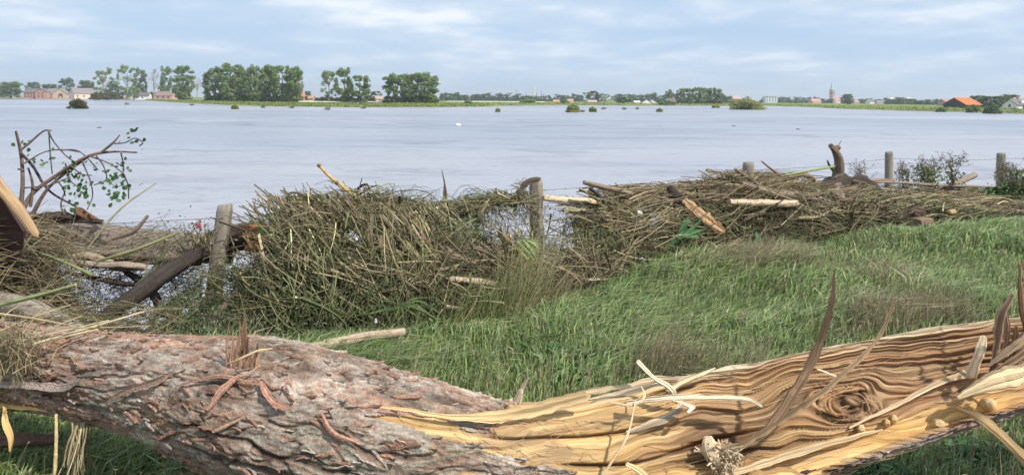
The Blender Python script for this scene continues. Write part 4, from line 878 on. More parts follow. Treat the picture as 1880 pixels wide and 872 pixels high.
# ------------------------------------------------------------------ fence
POSTS = [(402, 376, 6.28, 27, 7, 'leaning square topped grey post, nearest and leftmost of the fence'), (984, 331, 7.6, 24, -1, 'fence post wrapped in hanging weeds in the middle'),
         (1374, 298, 9.35, 20, 1, 'short stub of a post sticking out of the high brushwood heap'), (1632, 279, 12.0, 14, 0, 'slim straight post left of the dried thistles'), (1838, 281, 13.25, 15, 0, 'straight post at the right end beside the brambles')]
def post(px, py, D, w, lean, lab):
    top = P(px+(12 if lean > 5 else 0), py, D); z0 = float(ground_z(top.x, D))-.3; H = top.z-z0; r = w*D/F/2
    dx = -H*math.tan(math.radians(lean)); base = Vector((top.x+dx, D, z0)); n, m = 30, 20; mb = MB()
    t = np.linspace(0, 1, n); th = np.arange(m)*2*math.pi/m; T, TH = np.meshgrid(t, th, indexing='ij')
    rr = r*(1.08-.1*T)*(1+.10*(fbm(T*3, TH*1.5+px, 5, 3)-.5)+.14*(fbm(T*.8, TH*5+px, 9, 2)-.5)); rr = rr*np.where(T > .97, .9, 1)
    sq = (np.abs(np.cos(TH))**6+np.abs(np.sin(TH))**6)**(-1/6)*.92 if px < 500 else 1
    V = np.stack([base.x-dx*T+np.cos(TH)*rr*sq, D+np.sin(TH)*rr*sq, z0+H*T+.012*np.where(T > .99, vn(TH, TH*0, 3)-.5+.5*np.cos(TH), 0)], -1)
    i = np.arange(n-1)[:, None]*m; s = np.arange(m)[None]; s2 = (s+1) % m; Q = np.stack([i+s, i+s2, i+m+s2, i+m+s], -1).reshape(-1, 4)
    g = fbm(T*2, TH*4+px, 17, 3); c = np.array((.21, .18, .14))*(1-g[..., None])+np.array((.36, .32, .26))*g[..., None]
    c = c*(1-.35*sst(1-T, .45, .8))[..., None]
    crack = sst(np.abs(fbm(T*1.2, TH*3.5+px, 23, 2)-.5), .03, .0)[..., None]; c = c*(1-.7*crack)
    top_c = V[-1].mean(0); VV = np.vstack([V.reshape(-1, 3), top_c+[0, 0, .008]]); e = [[(n-1)*m+k, (n-1)*m+(k+1) % m, m*n] for k in range(m)]
    mb.add(VV, Q=Q, T=e, C=np.vstack([c.reshape(-1, 3), [[.34, .31, .26]]]), U=np.vstack([np.stack([T*H, TH*.1], -1).reshape(-1, 2), [[0, 0]]]))
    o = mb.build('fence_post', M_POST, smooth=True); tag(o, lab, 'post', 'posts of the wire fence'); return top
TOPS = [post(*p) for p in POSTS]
def wires():
    tp = [Vector((-6.6, 5.0, TOPS[0].z))]+TOPS+[Vector((12.5, 15.4, TOPS[-1].z-.02))]
    for k, (dz, lab) in enumerate(((-.10, 'top strand of rusty barbed wire running from post to post'), (-.42, 'middle strand of barbed wire, mostly under the hanging weeds'), (-.72, 'lowest strand of barbed wire buried in the flood debris'))):
        mb = MB()
        for a, b in zip(tp[:-1], tp[1:]):
            m_ = (a+b)/2; sag = .03+.02*k; q = [a+Vector((0, -.06, dz)), m_+Vector((0, -.06, dz-sag)), b+Vector((0, -.06, dz))]
            C = sweep(mb, q, [.0028, .0028, .0028], 4, 16, (.17, .14, .12), nz=0, cap=False)
            L = (b-a).length; nb = int(L/.14); t = np.linspace(.03, .97, nb); w0 = np.stack([np.interp(t, np.linspace(0, 1, 16), C[:, i]) for i in range(3)], -1)
            for _ in range(2):
                d = rng.normal(size=(nb, 3)); d /= np.linalg.norm(d, axis=1, keepdims=True); stems(mb, w0-d*.014, w0+d*.014, 0, .0016, .001, (.15, .12, .10), 2, 3)
        tag(mb.build('barbed_wire', M_METAL), lab, 'wire', 'strands of the barbed wire fence')
wires()

# ------------------------------------------------------------------ flood debris caught in the fence
STR = np.array([(.44, .35, .20), (.36, .28, .15), (.27, .20, .12), (.20, .15, .09), (.13, .10, .065), (.24, .25, .10), (.18, .22, .08), (.55, .46, .28), (.12, .17, .06)])
def pal(n, p): return STR[rng.choice(len(STR), n, p=np.array(p)/sum(p))]*.82*rng.uniform(.75, 1.2, (n, 1))
PT = np.array([(440, 470, 600), (500, 405, 606), (530, 362, 612), (560, 366, 616), (600, 378, 614), (660, 366, 610), (720, 366, 604), (780, 372, 596), (830, 378, 586), (880, 372, 572), (930, 362, 560), (985, 352, 548), (1040, 395, 535), (1085, 395, 522), (1112, 365, 506), (1150, 350, 488),
  (1200, 352, 476), (1280, 352, 466), (1310, 338, 460), (1350, 322, 452), (1400, 328, 447), (1470, 340, 438), (1540, 340, 430), (1600, 348, 425), (1680, 350, 420), (1760, 352, 412), (1820, 366, 403), (1880, 376, 397), (1990, 384, 392)], float)
def pile_pt(px, h, dep):
    """a point of the heap: h 0 foot .. 1 crest, dep 0 = surface, 1 = at the fence plane"""
    top = np.interp(px, PT[:, 0], PT[:, 1]); bot = np.interp(px, PT[:, 0], PT[:, 2])
    Df = np.interp(px, [0, 410, 985, 1375, 1632, 1838, 2050], [5.25, 6.3, 7.6, 9.35, 12., 13.2, 14.6])
    pb = Pn(px, bot, 1.); slope = (CAMZ-pb[..., 2]); Db = (CAMZ+.03)/slope; Db = np.minimum(Db, Df-.15)
    hh = 1-(1-h)**1.25                                # front profile: steep below, rounding to the crest
    D = Db+(Df-.05-Db)*h**1.7
    py = bot+(top-bot)*h
    q = Pn(px, py, D)
    q[..., 1] += dep*np.maximum(Df-D, .12); 
    return q
def pile_core():  # near-black sheet added inside the heap to block light, shade as colour
    mb = MB()
    for a, b, hmax in ((515, 815, .86), (1118, 1960, .90)):
        n, m = 160, 26; px = np.linspace(a, b, n); h = np.linspace(0, hmax, m); X, Hh = np.meshgrid(px, h, indexing='ij')
        q = pile_pt(X, Hh, .0); q[..., 1] += .05+.16*fbm(X*.04, Hh*6, 5, 3); q[..., 2] -= .03
        ends = np.minimum(sst(X, a, a+25), 1-sst(X, b-25, b)); q[..., 2] = q[..., 2]*1.; q[..., 1] += (1-ends)*.3
        bk = q[:, -1:].copy(); bk[..., 1] += .35; bk2 = bk.copy(); bk2[..., 2] = -.6; q = np.concatenate([q, bk, bk2], 1); m2 = m+2
        i = np.arange(n-1)[:, None]*m2; j = np.arange(m2-1)[None]; Q = np.stack([i+j, i+m2+j, i+m2+j+1, i+j+1], -1).reshape(-1, 4)
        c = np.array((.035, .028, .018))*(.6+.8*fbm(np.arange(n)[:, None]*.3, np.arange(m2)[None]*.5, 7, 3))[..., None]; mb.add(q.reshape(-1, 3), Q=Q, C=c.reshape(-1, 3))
    return mb
def pile_stems():
    mb = pile_core()
    def batch(a, b, n, p, l0, l1, r, h0=0., h1=1., dep=(-.05, .25), bend=.12, dirn=(1, .42, 0), spread=.35, clump=14, crad=(.10, .30), K=6, dark=.0):
        """stalks in clumps: a clump shares a direction, a tone and a depth"""
        n = int(n*.72); r = r*1.25; nc = max(1, n//clump); px = rng.uniform(a, b, nc); h = h0+(h1-h0)*rng.random(nc); kk = vn(px*.028, h*4.5, 77) > .27*rng.random(nc)**.3; px = px[kk]; h = h[kk]; nc = len(px); q = pile_pt(px, h, 0.)
        q[:, 1] += rng.uniform(dep[0], dep[1], nc)
        d0 = np.array(dirn, float)[None]+rng.normal(size=(nc, 3))*spread*np.array([1, .6, 1.]); d0 /= np.linalg.norm(d0, axis=1, keepdims=True)
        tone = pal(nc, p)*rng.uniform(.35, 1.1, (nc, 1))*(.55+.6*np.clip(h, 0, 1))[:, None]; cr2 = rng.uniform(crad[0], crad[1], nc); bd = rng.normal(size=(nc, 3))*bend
        k = np.repeat(np.arange(nc), clump); m = len(k)
        c = q[k]+rng.normal(size=(m, 3))*cr2[k][:, None]*[.7, .35, .35]
        d = d0[k]+rng.normal(size=(m, 3))*.22; d /= np.linalg.norm(d, axis=1, keepdims=True); L = rng.uniform(l0, l1, (m, 1))
        top = pile_pt(np.interp((c[:, 0]/c[:, 1]), [-.7, .7], [940-.7*F, 940+.7*F]), np.full(m, 1.02), 0)[:, 2]
        p0 = c-d*L*.5; p3 = c+d*L*.5
        for e in (p0, p3):
            ex = np.maximum(0, e[:, 2]-top-.02); e[:, 2] -= ex*rng.uniform(.55, 1., m)
            e[:, 2] += np.maximum(0, ground_z(e[:, 0], e[:, 1])+.015-e[:, 2])*(e[:, 1] < fence_y(e[:, 0]))
        col = (tone[k]*.5+pal(m, p)*.5)*np.exp(rng.normal(size=(m, 1))*.38)*1.12
        stems(mb, p0, p3, (bd[k]+rng.normal(size=(m, 3))*bend*.6)*L, rng.uniform(r*.3, r, m)*(1+2.2*(rng.random(m) < .03)), r*.3, col, K, 3)
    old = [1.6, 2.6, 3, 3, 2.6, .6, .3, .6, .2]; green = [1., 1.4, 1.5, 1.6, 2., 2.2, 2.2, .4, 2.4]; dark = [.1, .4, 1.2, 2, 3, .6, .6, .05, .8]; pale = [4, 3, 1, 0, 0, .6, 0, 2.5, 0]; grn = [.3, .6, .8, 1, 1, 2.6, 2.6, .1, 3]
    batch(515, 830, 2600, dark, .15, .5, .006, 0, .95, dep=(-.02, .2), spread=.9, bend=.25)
    batch(525, 790, 1300, green, .25, .8, .0055, .3, .97, dirn=(.85, 0, -.5), spread=.5, bend=.28)
    batch(525, 800, 1300, old, .2, .6, .0055, .35, 1., dirn=(.9, 0, -.25), spread=.5, bend=.22)
    batch(520, 700, 420, old, .5, 1.1, .007, .5, .98, dirn=(.6, 0, -.8), spread=.2, bend=.12)
    batch(505, 860, 2300, grn, .15, .6, .0055, 0, .62, dep=(-.12, .15), dirn=(.5, -.3, -.7), spread=.7, bend=.3)
    batch(700, 870, 280, pale, .5, 1.2, .0065, .35, .85, dep=(-.12, -.02), dirn=(.5, -.1, -.85), spread=.14, clump=20, crad=(.05, .12), bend=.1)
    batch(560, 800, 160, pale, .3, .9, .006, .2, .95, dep=(-.14, -.02), dirn=(.7, 0, -.6), spread=.5, clump=4)
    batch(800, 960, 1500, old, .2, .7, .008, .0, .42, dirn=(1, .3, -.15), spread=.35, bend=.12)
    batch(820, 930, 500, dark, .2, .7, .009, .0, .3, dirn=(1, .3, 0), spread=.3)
    # the net of weeds hanging on the wires: left open so that the river shows through
    batch(835, 970, 620, green, .12, .5, .0048, .30, 1., dep=(.15, .4), dirn=(.3, .1, -.9), spread=.6, bend=.35, clump=18, crad=(.05, .12))
    batch(835, 975, 300, old, .15, .5, .0045, .30, 1., dep=(.15, .4), dirn=(.2, .1, -.9), spread=.6, bend=.35, clump=8, crad=(.05, .14))
    batch(840, 960, 260, green, .2, .6, .006, .93, 1.0, dep=(.0, .2), dirn=(1, .42, 0), spread=.15, bend=.1, crad=(.03, .08))
    batch(1000, 1120, 260, green, .12, .45, .0042, .45, .95, dep=(.15, .35), dirn=(.2, .1, -.9), spread=.7, bend=.4, clump=8, crad=(.05, .16))
    batch(930, 1130, 1100, old, .12, .55, .0055, 0, .38, dirn=(1, .3, .1), spread=.6, bend=.25)
    batch(1060, 1125, 260, grn, .15, .5, .005, .3, 1., dep=(-.05, .2), dirn=(.1, 0, -1), spread=.4, bend=.2)
    # right heap: brushwood and reeds, mostly level, darker beneath
    batch(1112, 1560, 3000, old, .3, 1.0, .0075, .45, 1.0, spread=.2, bend=.08)
    batch(1112, 1560, 1700, old, .2, .8, .0065, .1, .95, spread=.4, bend=.16)
    batch(1112, 1520, 1800, green, .2, .65, .0055, 0, .55, dirn=(.6, 0, -.6), spread=.6, bend=.25)
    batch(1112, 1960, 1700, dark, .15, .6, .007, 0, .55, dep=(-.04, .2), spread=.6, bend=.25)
    batch(1112, 1300, 200, pale, .4, 1., .007, .2, .95, dep=(-.12, 0), spread=.35, clump=5, bend=.1)
    batch(1540, 1960, 2800, old, .35, 1.2, .010, .25, 1.0, spread=.18, bend=.08)
    batch(1540, 1960, 1500, green, .25, .9, .009, .0, .9, spread=.4, bend=.15)
    batch(1560, 1900, 160, pale, .5, 1.3, .009, .3, .9, dep=(-.12, 0), spread=.25, clump=4)
    batch(1300, 1470, 600, old, .25, .7, .008, .75, 1.0, dep=(-.05, .2), dirn=(.7, .3, .4), spread=.25, bend=.1)
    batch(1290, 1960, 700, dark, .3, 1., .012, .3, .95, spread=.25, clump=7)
    # tips standing out above the crest
    for a, b, n in ((525, 900, 150), (1120, 1560, 150), (1560, 1900, 80)):
        px = rng.uniform(a, b, n); q = pile_pt(px, np.full(n, .96), 0.); d = np.stack([rng.normal(size=n)*.7, rng.normal(size=n)*.3, rng.uniform(.2, 1., n)], -1); L = rng.uniform(.04, .22, (n, 1))
        stems(mb, q, q+d*L, rng.normal(size=(n, 3))*.03, .004, .0015, pal(n, old), 5, 3)
    # shredded weed leaves among the stalks
    for a, b, n, h0, h1, s, c0, c1 in ((505, 880, 16000, 0, 1., .026, (.03, .05, .02), (.15, .22, .07)), (840, 1110, 1100, .2, 1, .022, (.07, .09, .04), (.17, .19, .09)), (1110, 1560, 4500, 0, .65, .028, (.06, .08, .03), (.15, .18, .07)), (1560, 1960, 1500, 0, .6, .04, (.07, .09, .03), (.17, .2, .08))):
        px = rng.uniform(a, b, n); q = pile_pt(px, rng.uniform(h0, h1, n), 0.); q[:, 1] += rng.uniform(-.12, .2, n); t = rng.random((n, 1)); leaves(mb, q, rng.uniform(.4, 1.2, n)*s, np.array(c0)*(1-t)+np.array(c1)*t, aspect=.35)
    o = mb.build('flood_debris', M_STRAW); tag(o, 'tangled heap of reeds, stalks and twigs washed against the fence', 'debris', kind='stuff')
pile_stems()

# ------------------------------------------------------------------ left part: logs, branches and straw against the fence
def log(name, label, pts, wpx, col=(.30, .24, .18), capcol=(.55, .42, .26), n=46, sides=22, nz=.16, seed=0, cat='log', group=None, ragged=0., mat=None, nf=3., flat=1., streak=.35):
    mb = MB(); q = [P(a, b, c) for a, b, c in pts]; R = [w*c[2]/F/2 for w, c in zip(wpx, pts)]
    sweep(mb, q, R, sides, n, col, capcol, nz=nz, seed=seed, ragged=ragged, nf=nf, flat=flat, streak=streak); o = mb.build(name, mat or M_STICK, smooth=True)
    return tag(o, label, cat, group)
log('log', 'thick grey brown log lying level behind the nearest fence post', [(-120, 396, 6.3), (60, 420, 6.35), (180, 438, 6.4), (300, 452, 6.45), (430, 462, 6.6)], [52, 56, 50, 54, 46], (.20, .165, .135), seed=3, nz=.16)
log('log', 'second grey log half hidden under the thick one on the left', [(100, 462, 6.1), (200, 466, 6.1), (300, 470, 6.15), (370, 474, 6.3)], [24, 30, 34, 30], (.22, .18, .14), seed=4, nz=.16)
log('broken_branch', 'short pale brown branch with a crooked end on the left', [(90, 482, 5.9), (160, 470, 5.88), (215, 488, 5.86), (265, 491, 5.88)], [12, 13, 15, 12], (.30, .23, .17), seed=5, nz=.25, cat='branch')
log('broken_branch', 'smooth tan branch lying below the grey logs', [(110, 478, 5.8), (170, 486, 5.8), (230, 487, 5.8), (268, 491, 5.8)], [9, 11, 12, 11], (.36, .29, .22), seed=6, nz=.2, cat='branch')
CH = log('charred_log', 'black charred beam leaning steeply down to the left from the post', [(180, 588, 5.3), (225, 560, 5.4), (300, 505, 5.65), (360, 468, 6.1), (405, 449, 6.5)], [14, 30, 30, 27, 24], (.045, .036, .03), (.06, .045, .035), seed=8, nz=.16, ragged=.1, nf=5)
log('log', 'dark barked log end behind the post with freshly torn orange wood', [(380, 452, 6.5), (425, 440, 6.45), (462, 432, 6.4), (478, 430, 6.4)], [46, 48, 46, 38], (.085, .06, .045), (.55, .22, .08), seed=9, nz=.2)
def orange_end():
    o = bpy.data.objects.get('log.002'); mb = MB()
    for k in range(16):
        y = 412+k*3.2+rng.uniform(-2, 2); slab(mb, [(455+rng.uniform(-8, 6), y+3, 6.3+rng.uniform(-.05, .05)), (480, y, 6.28+rng.uniform(-.05, .05)), (rng.uniform(490, 508), y-rng.uniform(-3, 8)+3, 6.28+rng.uniform(-.04, .04))], [9, 9, 2], .5, 14, np.array((.50, .17, .055))*rng.uniform(.5, 1.35), seed=k, noise=.4)
    mb.build('torn_end', M_WOOD, o)
orange_end()
log('curved_branch', 'dark curved branch bending down to the grass left of the stub', [(442, 528, 5.6), (425, 548, 5.55), (405, 570, 5.45), (380, 600, 5.35), (352, 614, 5.3)], [6, 10, 12, 12, 10], (.10, .075, .06), seed=10, cat='branch', nz=.1)
log('curved_branch', 'dark crooked branch under the charred beam', [(228, 497, 5.9), (262, 520, 5.85), (285, 545, 5.8), (292, 565, 5.75)], [8, 15, 16, 10], (.07, .055, .045), seed=11, cat='branch', nz=.2)
log('curved_branch', 'thin dark branch running level over the open water gap on the left', [(120, 500, 5.9), (180, 512, 5.85), (240, 522, 5.85), (290, 520, 5.85)], [6, 9, 9, 5], (.08, .06, .05), seed=12, cat='branch')
log('curved_branch', 'thin greenish branch rising across the logs to a stub', [(250, 525, 5.75), (280, 498, 5.78), (300, 465, 5.8), (306, 440, 5.8)], [9, 9, 8, 6], (.14, .14, .08), seed=13, cat='branch')
log('log', 'grey rotten log lying low beneath the straw behind the big trunk', [(-60, 545, 5.0), (40, 565, 4.9), (100, 590, 4.8), (150, 612, 4.7)], [40, 42, 36, 26], (.26, .22, .17), seed=14, nz=.16)
log('broken_branch', 'broken grey branch pointing up right at the far left', [(-20, 492, 5.3), (10, 476, 5.28), (46, 455, 5.3)], [12, 13, 10], (.36, .30, .22), seed=15, cat='branch')
log('stick', 'pale stripped stick lying on the grass behind the big trunk', [(552, 642, G(552, 672)), (600, 633, G(600, 664)), (670, 618, G(670, 650)), (742, 609, G(742, 641))], [15, 18, 17, 14], (.40, .31, .22), (.66, .52, .34), seed=16, cat='stick', nz=.1)
log('root_stump', 'dark rooty stump with reddish knob below the leafy branch', [(60, 402, 6.0), (100, 398, 6.0), (140, 402, 5.98), (190, 408, 6.0)], [14, 20, 12, 8], (.06, .045, .035), seed=17, nz=.5, cat='root')
log('root_stump', 'rounded reddish brown torn knob on top of the grey log', [(140, 385, 6.0), (150, 392, 5.98), (180, 408, 6.05)], [13, 17, 9], (.17, .085, .05), seed=18, nz=.4, cat='root')
def panel():
    mb = MB(); D = 5.0; a = [P(-70, 350, D+.25), P(-5, 352, D), P(42, 425, D), P(30, 480, D), P(-80, 500, D+.25)]; n = Vector((.1, 1, .1))*.03
    V = [list(v) for v in a]+[list(v+n) for v in a]; k = len(a); V.append(list(sum(a, Vector())/k)); V.append(list(sum(a, Vector())/k+n))
    mb.add(V, Q=[[i, (i+1) % k, k+(i+1) % k, k+i] for i in range(k)], T=[[i, (i+1) % k, 2*k] for i in range(k)]+[[k+(i+1) % k, k+i, 2*k+1] for i in range(k)], C=(.055, .022, .018)); tag(mb.build('rusty_panel', M_METAL), 'dark maroon panel standing at the left edge behind the light plank', 'panel')
    mb = MB(); slab(mb, [(-40, 280, 4.95), (0, 342, 4.93), (35, 385, 4.92), (66, 430, 4.92)], [24, 26, 26, 18], .25, 30, (.40, .26, .14), seed=5, noise=.1); tag(mb.build('plank', M_WOOD), 'light splintered plank leaning down right at the left edge', 'plank')
panel()
def leafy_branch():
    o = empty('leafy_branch', P(95, 405, 6.0)); D = 6.0
    w = MB(); col = (.13, .09, .07)
    def br(pts, w0, c=col, D=6.0): sweep(w, [P(a, b, D+((i*37) % 5-2)*.02) for i, (a, b) in enumerate(pts)], [q*D/F/2 for q in w0], 7, 22, c, nz=.12, cap=True, seed=int(pts[0][0]))
    br([(38, 385), (42, 330), (38, 280), (29, 240)], [9, 7, 6, 4], (.16, .11, .085))
    br([(40, 390), (60, 355), (100, 325), (160, 288), (205, 279), (252, 280)], [9, 8, 7, 6, 4, 3], (.20, .125, .10))
    br([(185, 281), (208, 262), (220, 248)], [5, 4, 2]); br([(60, 392), (85, 350), (115, 322), (160, 290)], [8, 6, 5, 3]); br([(38, 276), (55, 262), (80, 241), (95, 240)], [4, 4, 3, 2])
    br([(38, 281), (60, 305), (90, 350), (140, 380)], [5, 5, 4, 3], (.07, .055, .05)); br([(56, 380), (60, 340), (52, 308)], [6, 5, 3]); br([(118, 395), (112, 375), (120, 350)], [3, 3, 2])
    tw = [[(210, 264), (230, 262), (248, 254), (262, 262), (256, 268)], [(88, 240), (100, 262), (120, 285), (140, 300)], [(90, 242), (92, 280), (96, 320)], [(110, 276), (140, 276), (160, 290), (180, 312)], [(222, 280), (226, 300), (226, 316), (210, 330)], [(165, 287), (200, 300), (226, 318)], [(45, 300), (80, 280), (115, 275), (150, 280)],
          [(150, 295), (165, 330), (170, 360), (160, 385)], [(100, 325), (115, 345), (120, 360)], [(175, 284), (190, 305), (195, 330), (172, 340)], [(226, 318), (235, 340), (236, 365)], [(120, 300), (128, 330), (145, 345)], [(45, 345), (90, 340), (130, 325)], [(130, 305), (150, 320), (168, 322)]]
    for t in tw: br(t, [3]+[2.2]*(len(t)-1), (.12, .10, .09))
    local(w, o).build('branches', M_STICK, o, smooth=True)
    f = MB()
    def cl(x, y, rx, ry, n, s, c): 
        a = rng.normal(size=(n, 2)); q = Pn(x+a[:, 0]*rx*.5, y+a[:, 1]*ry*.5, D+rng.normal(size=n)*.08); leaves(f, q, s*.72*D/F*rng.uniform(.7, 1.2, n), np.array(c)*1.25*rng.uniform(.7, 1.35, (n, 1)), aspect=.8, rnd=True, nrm=np.array([0, -.9, .35]))
    cl(138, 350, 26, 34, 42, 6.5, (.055, .11, .035)); cl(215, 340, 30, 36, 46, 6.5, (.075, .15, .05)); cl(130, 305, 30, 26, 20, 6, (.05, .10, .035)); cl(60, 285, 40, 34, 12, 6, (.07, .13, .05)); cl(78, 295, 14, 14, 6, 6, (.08, .14, .05)); cl(245, 255, 26, 26, 9, 5.5, (.035, .07, .03)); cl(180, 320, 60, 50, 16, 4.5, (.08, .12, .05)); cl(22, 266, 3, 3, 1, 5, (.06, .1, .04)); cl(220, 300, 30, 20, 6, 5, (.07, .12, .05)); cl(248, 240, 4, 3, 2, 7, (.02, .06, .02))
    local(f, o).build('leaves', M_LEAF, o); tag(o, 'bare reddish branch with a few hanging green poplar leaves, at upper left', 'branch')
leafy_branch()
def left_straw():
    mb = MB()
    def heap(n, fx, fy, D, p, l0, l1, r, dirn, sp, bend=.15, dj=.25, clump=10, cr=(.04, .14)):
        nc = n//clump; x = fx(nc); y = fy(x, nc); q = Pn(x, y, D(x)+rng.uniform(-dj, dj, nc)); d0 = np.array(dirn)+rng.normal(size=(nc, 3))*sp; tn = pal(nc, p)*rng.uniform(.6, 1.2, (nc, 1))
        k = np.repeat(np.arange(nc), clump); m = len(k); c = q[k]+rng.normal(size=(m, 3))*rng.uniform(cr[0], cr[1], nc)[k][:, None]*[1, .6, .5]; d = d0[k]+rng.normal(size=(m, 3))*.25; d /= np.linalg.norm(d, axis=1, keepdims=True); L = rng.uniform(l0, l1, (m, 1))
        p0 = c-d*L/2; p3 = c+d*L/2
        for e in (p0, p3): e[:, 2] += np.maximum(0, ground_z(e[:, 0], e[:, 1])+.01-e[:, 2])*(e[:, 1] < fence_y(e[:, 0]))
        stems(mb, p0, p3, rng.normal(size=(m, 3))*bend*L, rng.uniform(r*.4, r, m), r*.3, tn[k]*.6+pal(m, p)*.4, 6, 3)
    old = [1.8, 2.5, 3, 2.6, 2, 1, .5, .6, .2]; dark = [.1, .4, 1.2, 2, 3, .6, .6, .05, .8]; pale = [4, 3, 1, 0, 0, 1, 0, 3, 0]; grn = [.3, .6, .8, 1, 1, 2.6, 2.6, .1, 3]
    U = lambda a, b: (lambda n: rng.uniform(a, b, n)); dep = lambda x: np.interp(x, [-100, 0, 270], [5.1, 5.3, 5.9])
    topy = lambda x: np.interp(x, [-60, 40, 120, 200, 300], [425, 432, 455, 470, 500])
    heap(1400, U(-140, 70), lambda x, n: topy(x)+rng.random(n)**1.3*110, dep, old, .2, .7, .005, (1, .3, -.1), .45)
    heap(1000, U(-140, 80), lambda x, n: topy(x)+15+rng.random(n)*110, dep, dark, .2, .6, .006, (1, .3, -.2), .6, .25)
    heap(110, U(60, 330), lambda x, n: rng.uniform(415, 470, n), lambda x: np.interp(x, [0, 400], [5.9, 6.15]), old, .15, .5, .004, (1, .2, .25), .4, .12, .1, 6)
    heap(70, U(190, 340), lambda x, n: rng.uniform(440, 500, n), lambda x: np.interp(x, [0, 400], [5.8, 6.1]), old, .15, .6, .005, (1, .2, .3), .35, .1, .1, 5)
    heap(220, U(-60, 110), lambda x, n: rng.uniform(520, 585, n), lambda x: 0*x+5.35, old, .15, .6, .0045, (1, .2, .1), .5, .15, .2)
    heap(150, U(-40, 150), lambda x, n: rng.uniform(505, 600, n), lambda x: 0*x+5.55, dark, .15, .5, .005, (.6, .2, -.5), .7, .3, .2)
    heap(650, U(-60, 270), lambda x, n: rng.uniform(585, 640, n), lambda x: 0*x+4.9, old, .15, .6, .0045, (1, .2, .1), .45, .15, .25)
    heap(60, U(340, 450), lambda x, n: rng.uniform(475, 520, n), lambda x: 0*x+6.15, grn, .15, .6, .0045, (.9, .1, -.35), .35, .2, .1)
    heap(600, U(425, 530), lambda x, n: rng.uniform(500, 600, n), lambda x: 0*x+5.8, grn, .15, .6, .0045, (.7, .1, -.5), .5, .25, .25)
    # core under the straw at the far left
    n, m = 60, 14; px = np.linspace(-260, 95, n); h = np.linspace(0, 1, m); X, Hh = np.meshgrid(px, h, indexing='ij'); q = Pn(X, topy(X)+28+(1-Hh)*95, dep(X)+.05+.3*Hh+.2*fbm(X*.05, Hh*5, 3, 3))
    i = np.arange(n-1)[:, None]*m; j = np.arange(m-1)[None]; bk = q[:, -1:]+np.array([0, .5, -.6]); q = np.concatenate([q, bk], 1); m += 1; i = np.arange(n-1)[:, None]*m; j = np.arange(m-1)[None]
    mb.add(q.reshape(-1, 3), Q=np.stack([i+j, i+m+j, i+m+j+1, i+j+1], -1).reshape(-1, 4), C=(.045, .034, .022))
    tag(mb.build('straw_heap', M_STRAW), 'matted straw and twigs piled over the logs at the left edge', 'straw', kind='stuff')
    # long green and pale reeds lying on top, one by one
    for pts, w, c, lab in (([(50, 456, 5.2), (110, 478, 5.2), (170, 505, 5.2)], [4, 5, 7], (.20, .23, .09), 'long green reed slanting down right over the straw'), ([(-10, 562, 4.6), (60, 545, 4.6), (140, 523, 4.6)], [7, 8, 6], (.26, .30, .13), 'thick light green reed low on the left edge'),
        ([(175, 480, 5.6), (245, 460, 5.6), (330, 426, 5.65)], [5, 6, 4], (.30, .30, .13), 'yellow green reed rising right over the grey logs'), ([(150, 470, 5.4), (220, 385, 5.5), (287, 336, 5.6)], [3, 3.5, 2], (.34, .31, .16), 'thin long straw pointing up right above the logs'),
        ([(205, 440, 5.7), (245, 425, 5.7), (272, 395, 5.72)], [4, 8, 5], (.24, .17, .13), 'brown twig pointing up right above the grey log')):
        mb = MB(); sweep(mb, [P(*p) for p in pts], [a*p[2]/F/2 for a, p in zip(w, pts)], 7, 20, c, nz=.08, cap=True); tag(mb.build('reed', M_STRAW), lab, 'reed')
left_straw()
def trunk_straw():
    mb = MB(); n = 0
    for x0, y0, x1, y1, w, c in ((-20, 640, 200, 588, 3.5, 7), (30, 632, 150, 580, 3, 0), (60, 632, 265, 572, 5, 7), (62, 630, 180, 604, 4, 7), (100, 600, 275, 598, 3, 1), (0, 590, 40, 563, 3, 0), (-10, 612, 130, 560, 3, 0), (40, 614, 84, 562, 2.5, 1), (95, 660, 120, 620, 2.5, 1), (-10, 575, 140, 600, 4, 0), (170, 580, 200, 615, 2.5, 7), (20, 650, 70, 600, 3, 5)):
        D = 3.05; a = P(x0, y0, D-.05); b = P(x1, y1, D+.12); stems(mb, [a], [b], [[0, 0, rng.uniform(-.01, .03)]], w*D/F/2, w*D/F/3, STR[c], 10, 6)
    k = 260; px = rng.normal(20, 28, k); py = rng.uniform(600, 690, k); a = Pn(px, py, 3.0+rng.uniform(-.05, .1, k)); d = rng.normal(size=(k, 3))*[.6, .3, 1]; d /= np.linalg.norm(d, axis=1, keepdims=True)
    stems(mb, a-d*.05, a+d*.08, rng.normal(size=(k, 3))*.025, .0016, .0008, pal(k, [3, 3, 3, 2, 1, 1, 0, 2, 0]), 6, 3)
    tag(mb.build('straw_wisps', M_STRAW), 'loose yellow straws lying across the left end of the big trunk', 'straw', kind='stuff')
    mb = MB(); k = 34; px = 150+rng.normal(size=k)*8; a = Pn(px, np.full(k, 775.), np.full(k, 3.0)); b = Pn(px+rng.normal(size=k)*16-14, rng.uniform(850, 905, k), np.full(k, 2.95)+rng.normal(size=k)*.06)
    stems(mb, a, b, rng.normal(size=(k, 3))*.02, .0035, .002, pal(k, [4, 2, 1, 0, 0, 1, 0, 3, 0]), 8, 4)
    tag(mb.build('straw_bundle', M_STRAW), 'tuft of straw hanging down from the underside of the trunk at left', 'straw', kind='stuff')
    log('stick', 'straight yellow stick standing upright under the left end of the trunk', [(103, 760, 2.98), (103, 820, 2.96), (99, 890, 2.95)], [5, 6, 7], (.62, .46, .24), (.6, .5, .3), seed=22, cat='stick', nz=.05)
    log('broken_branch', 'dark reddish branch lying low beneath the left end of the trunk', [(-60, 812, 3.25), (20, 808, 3.25), (105, 806, 3.3)], [26, 24, 18], (.15, .09, .07), seed=23, cat='branch')
trunk_straw()

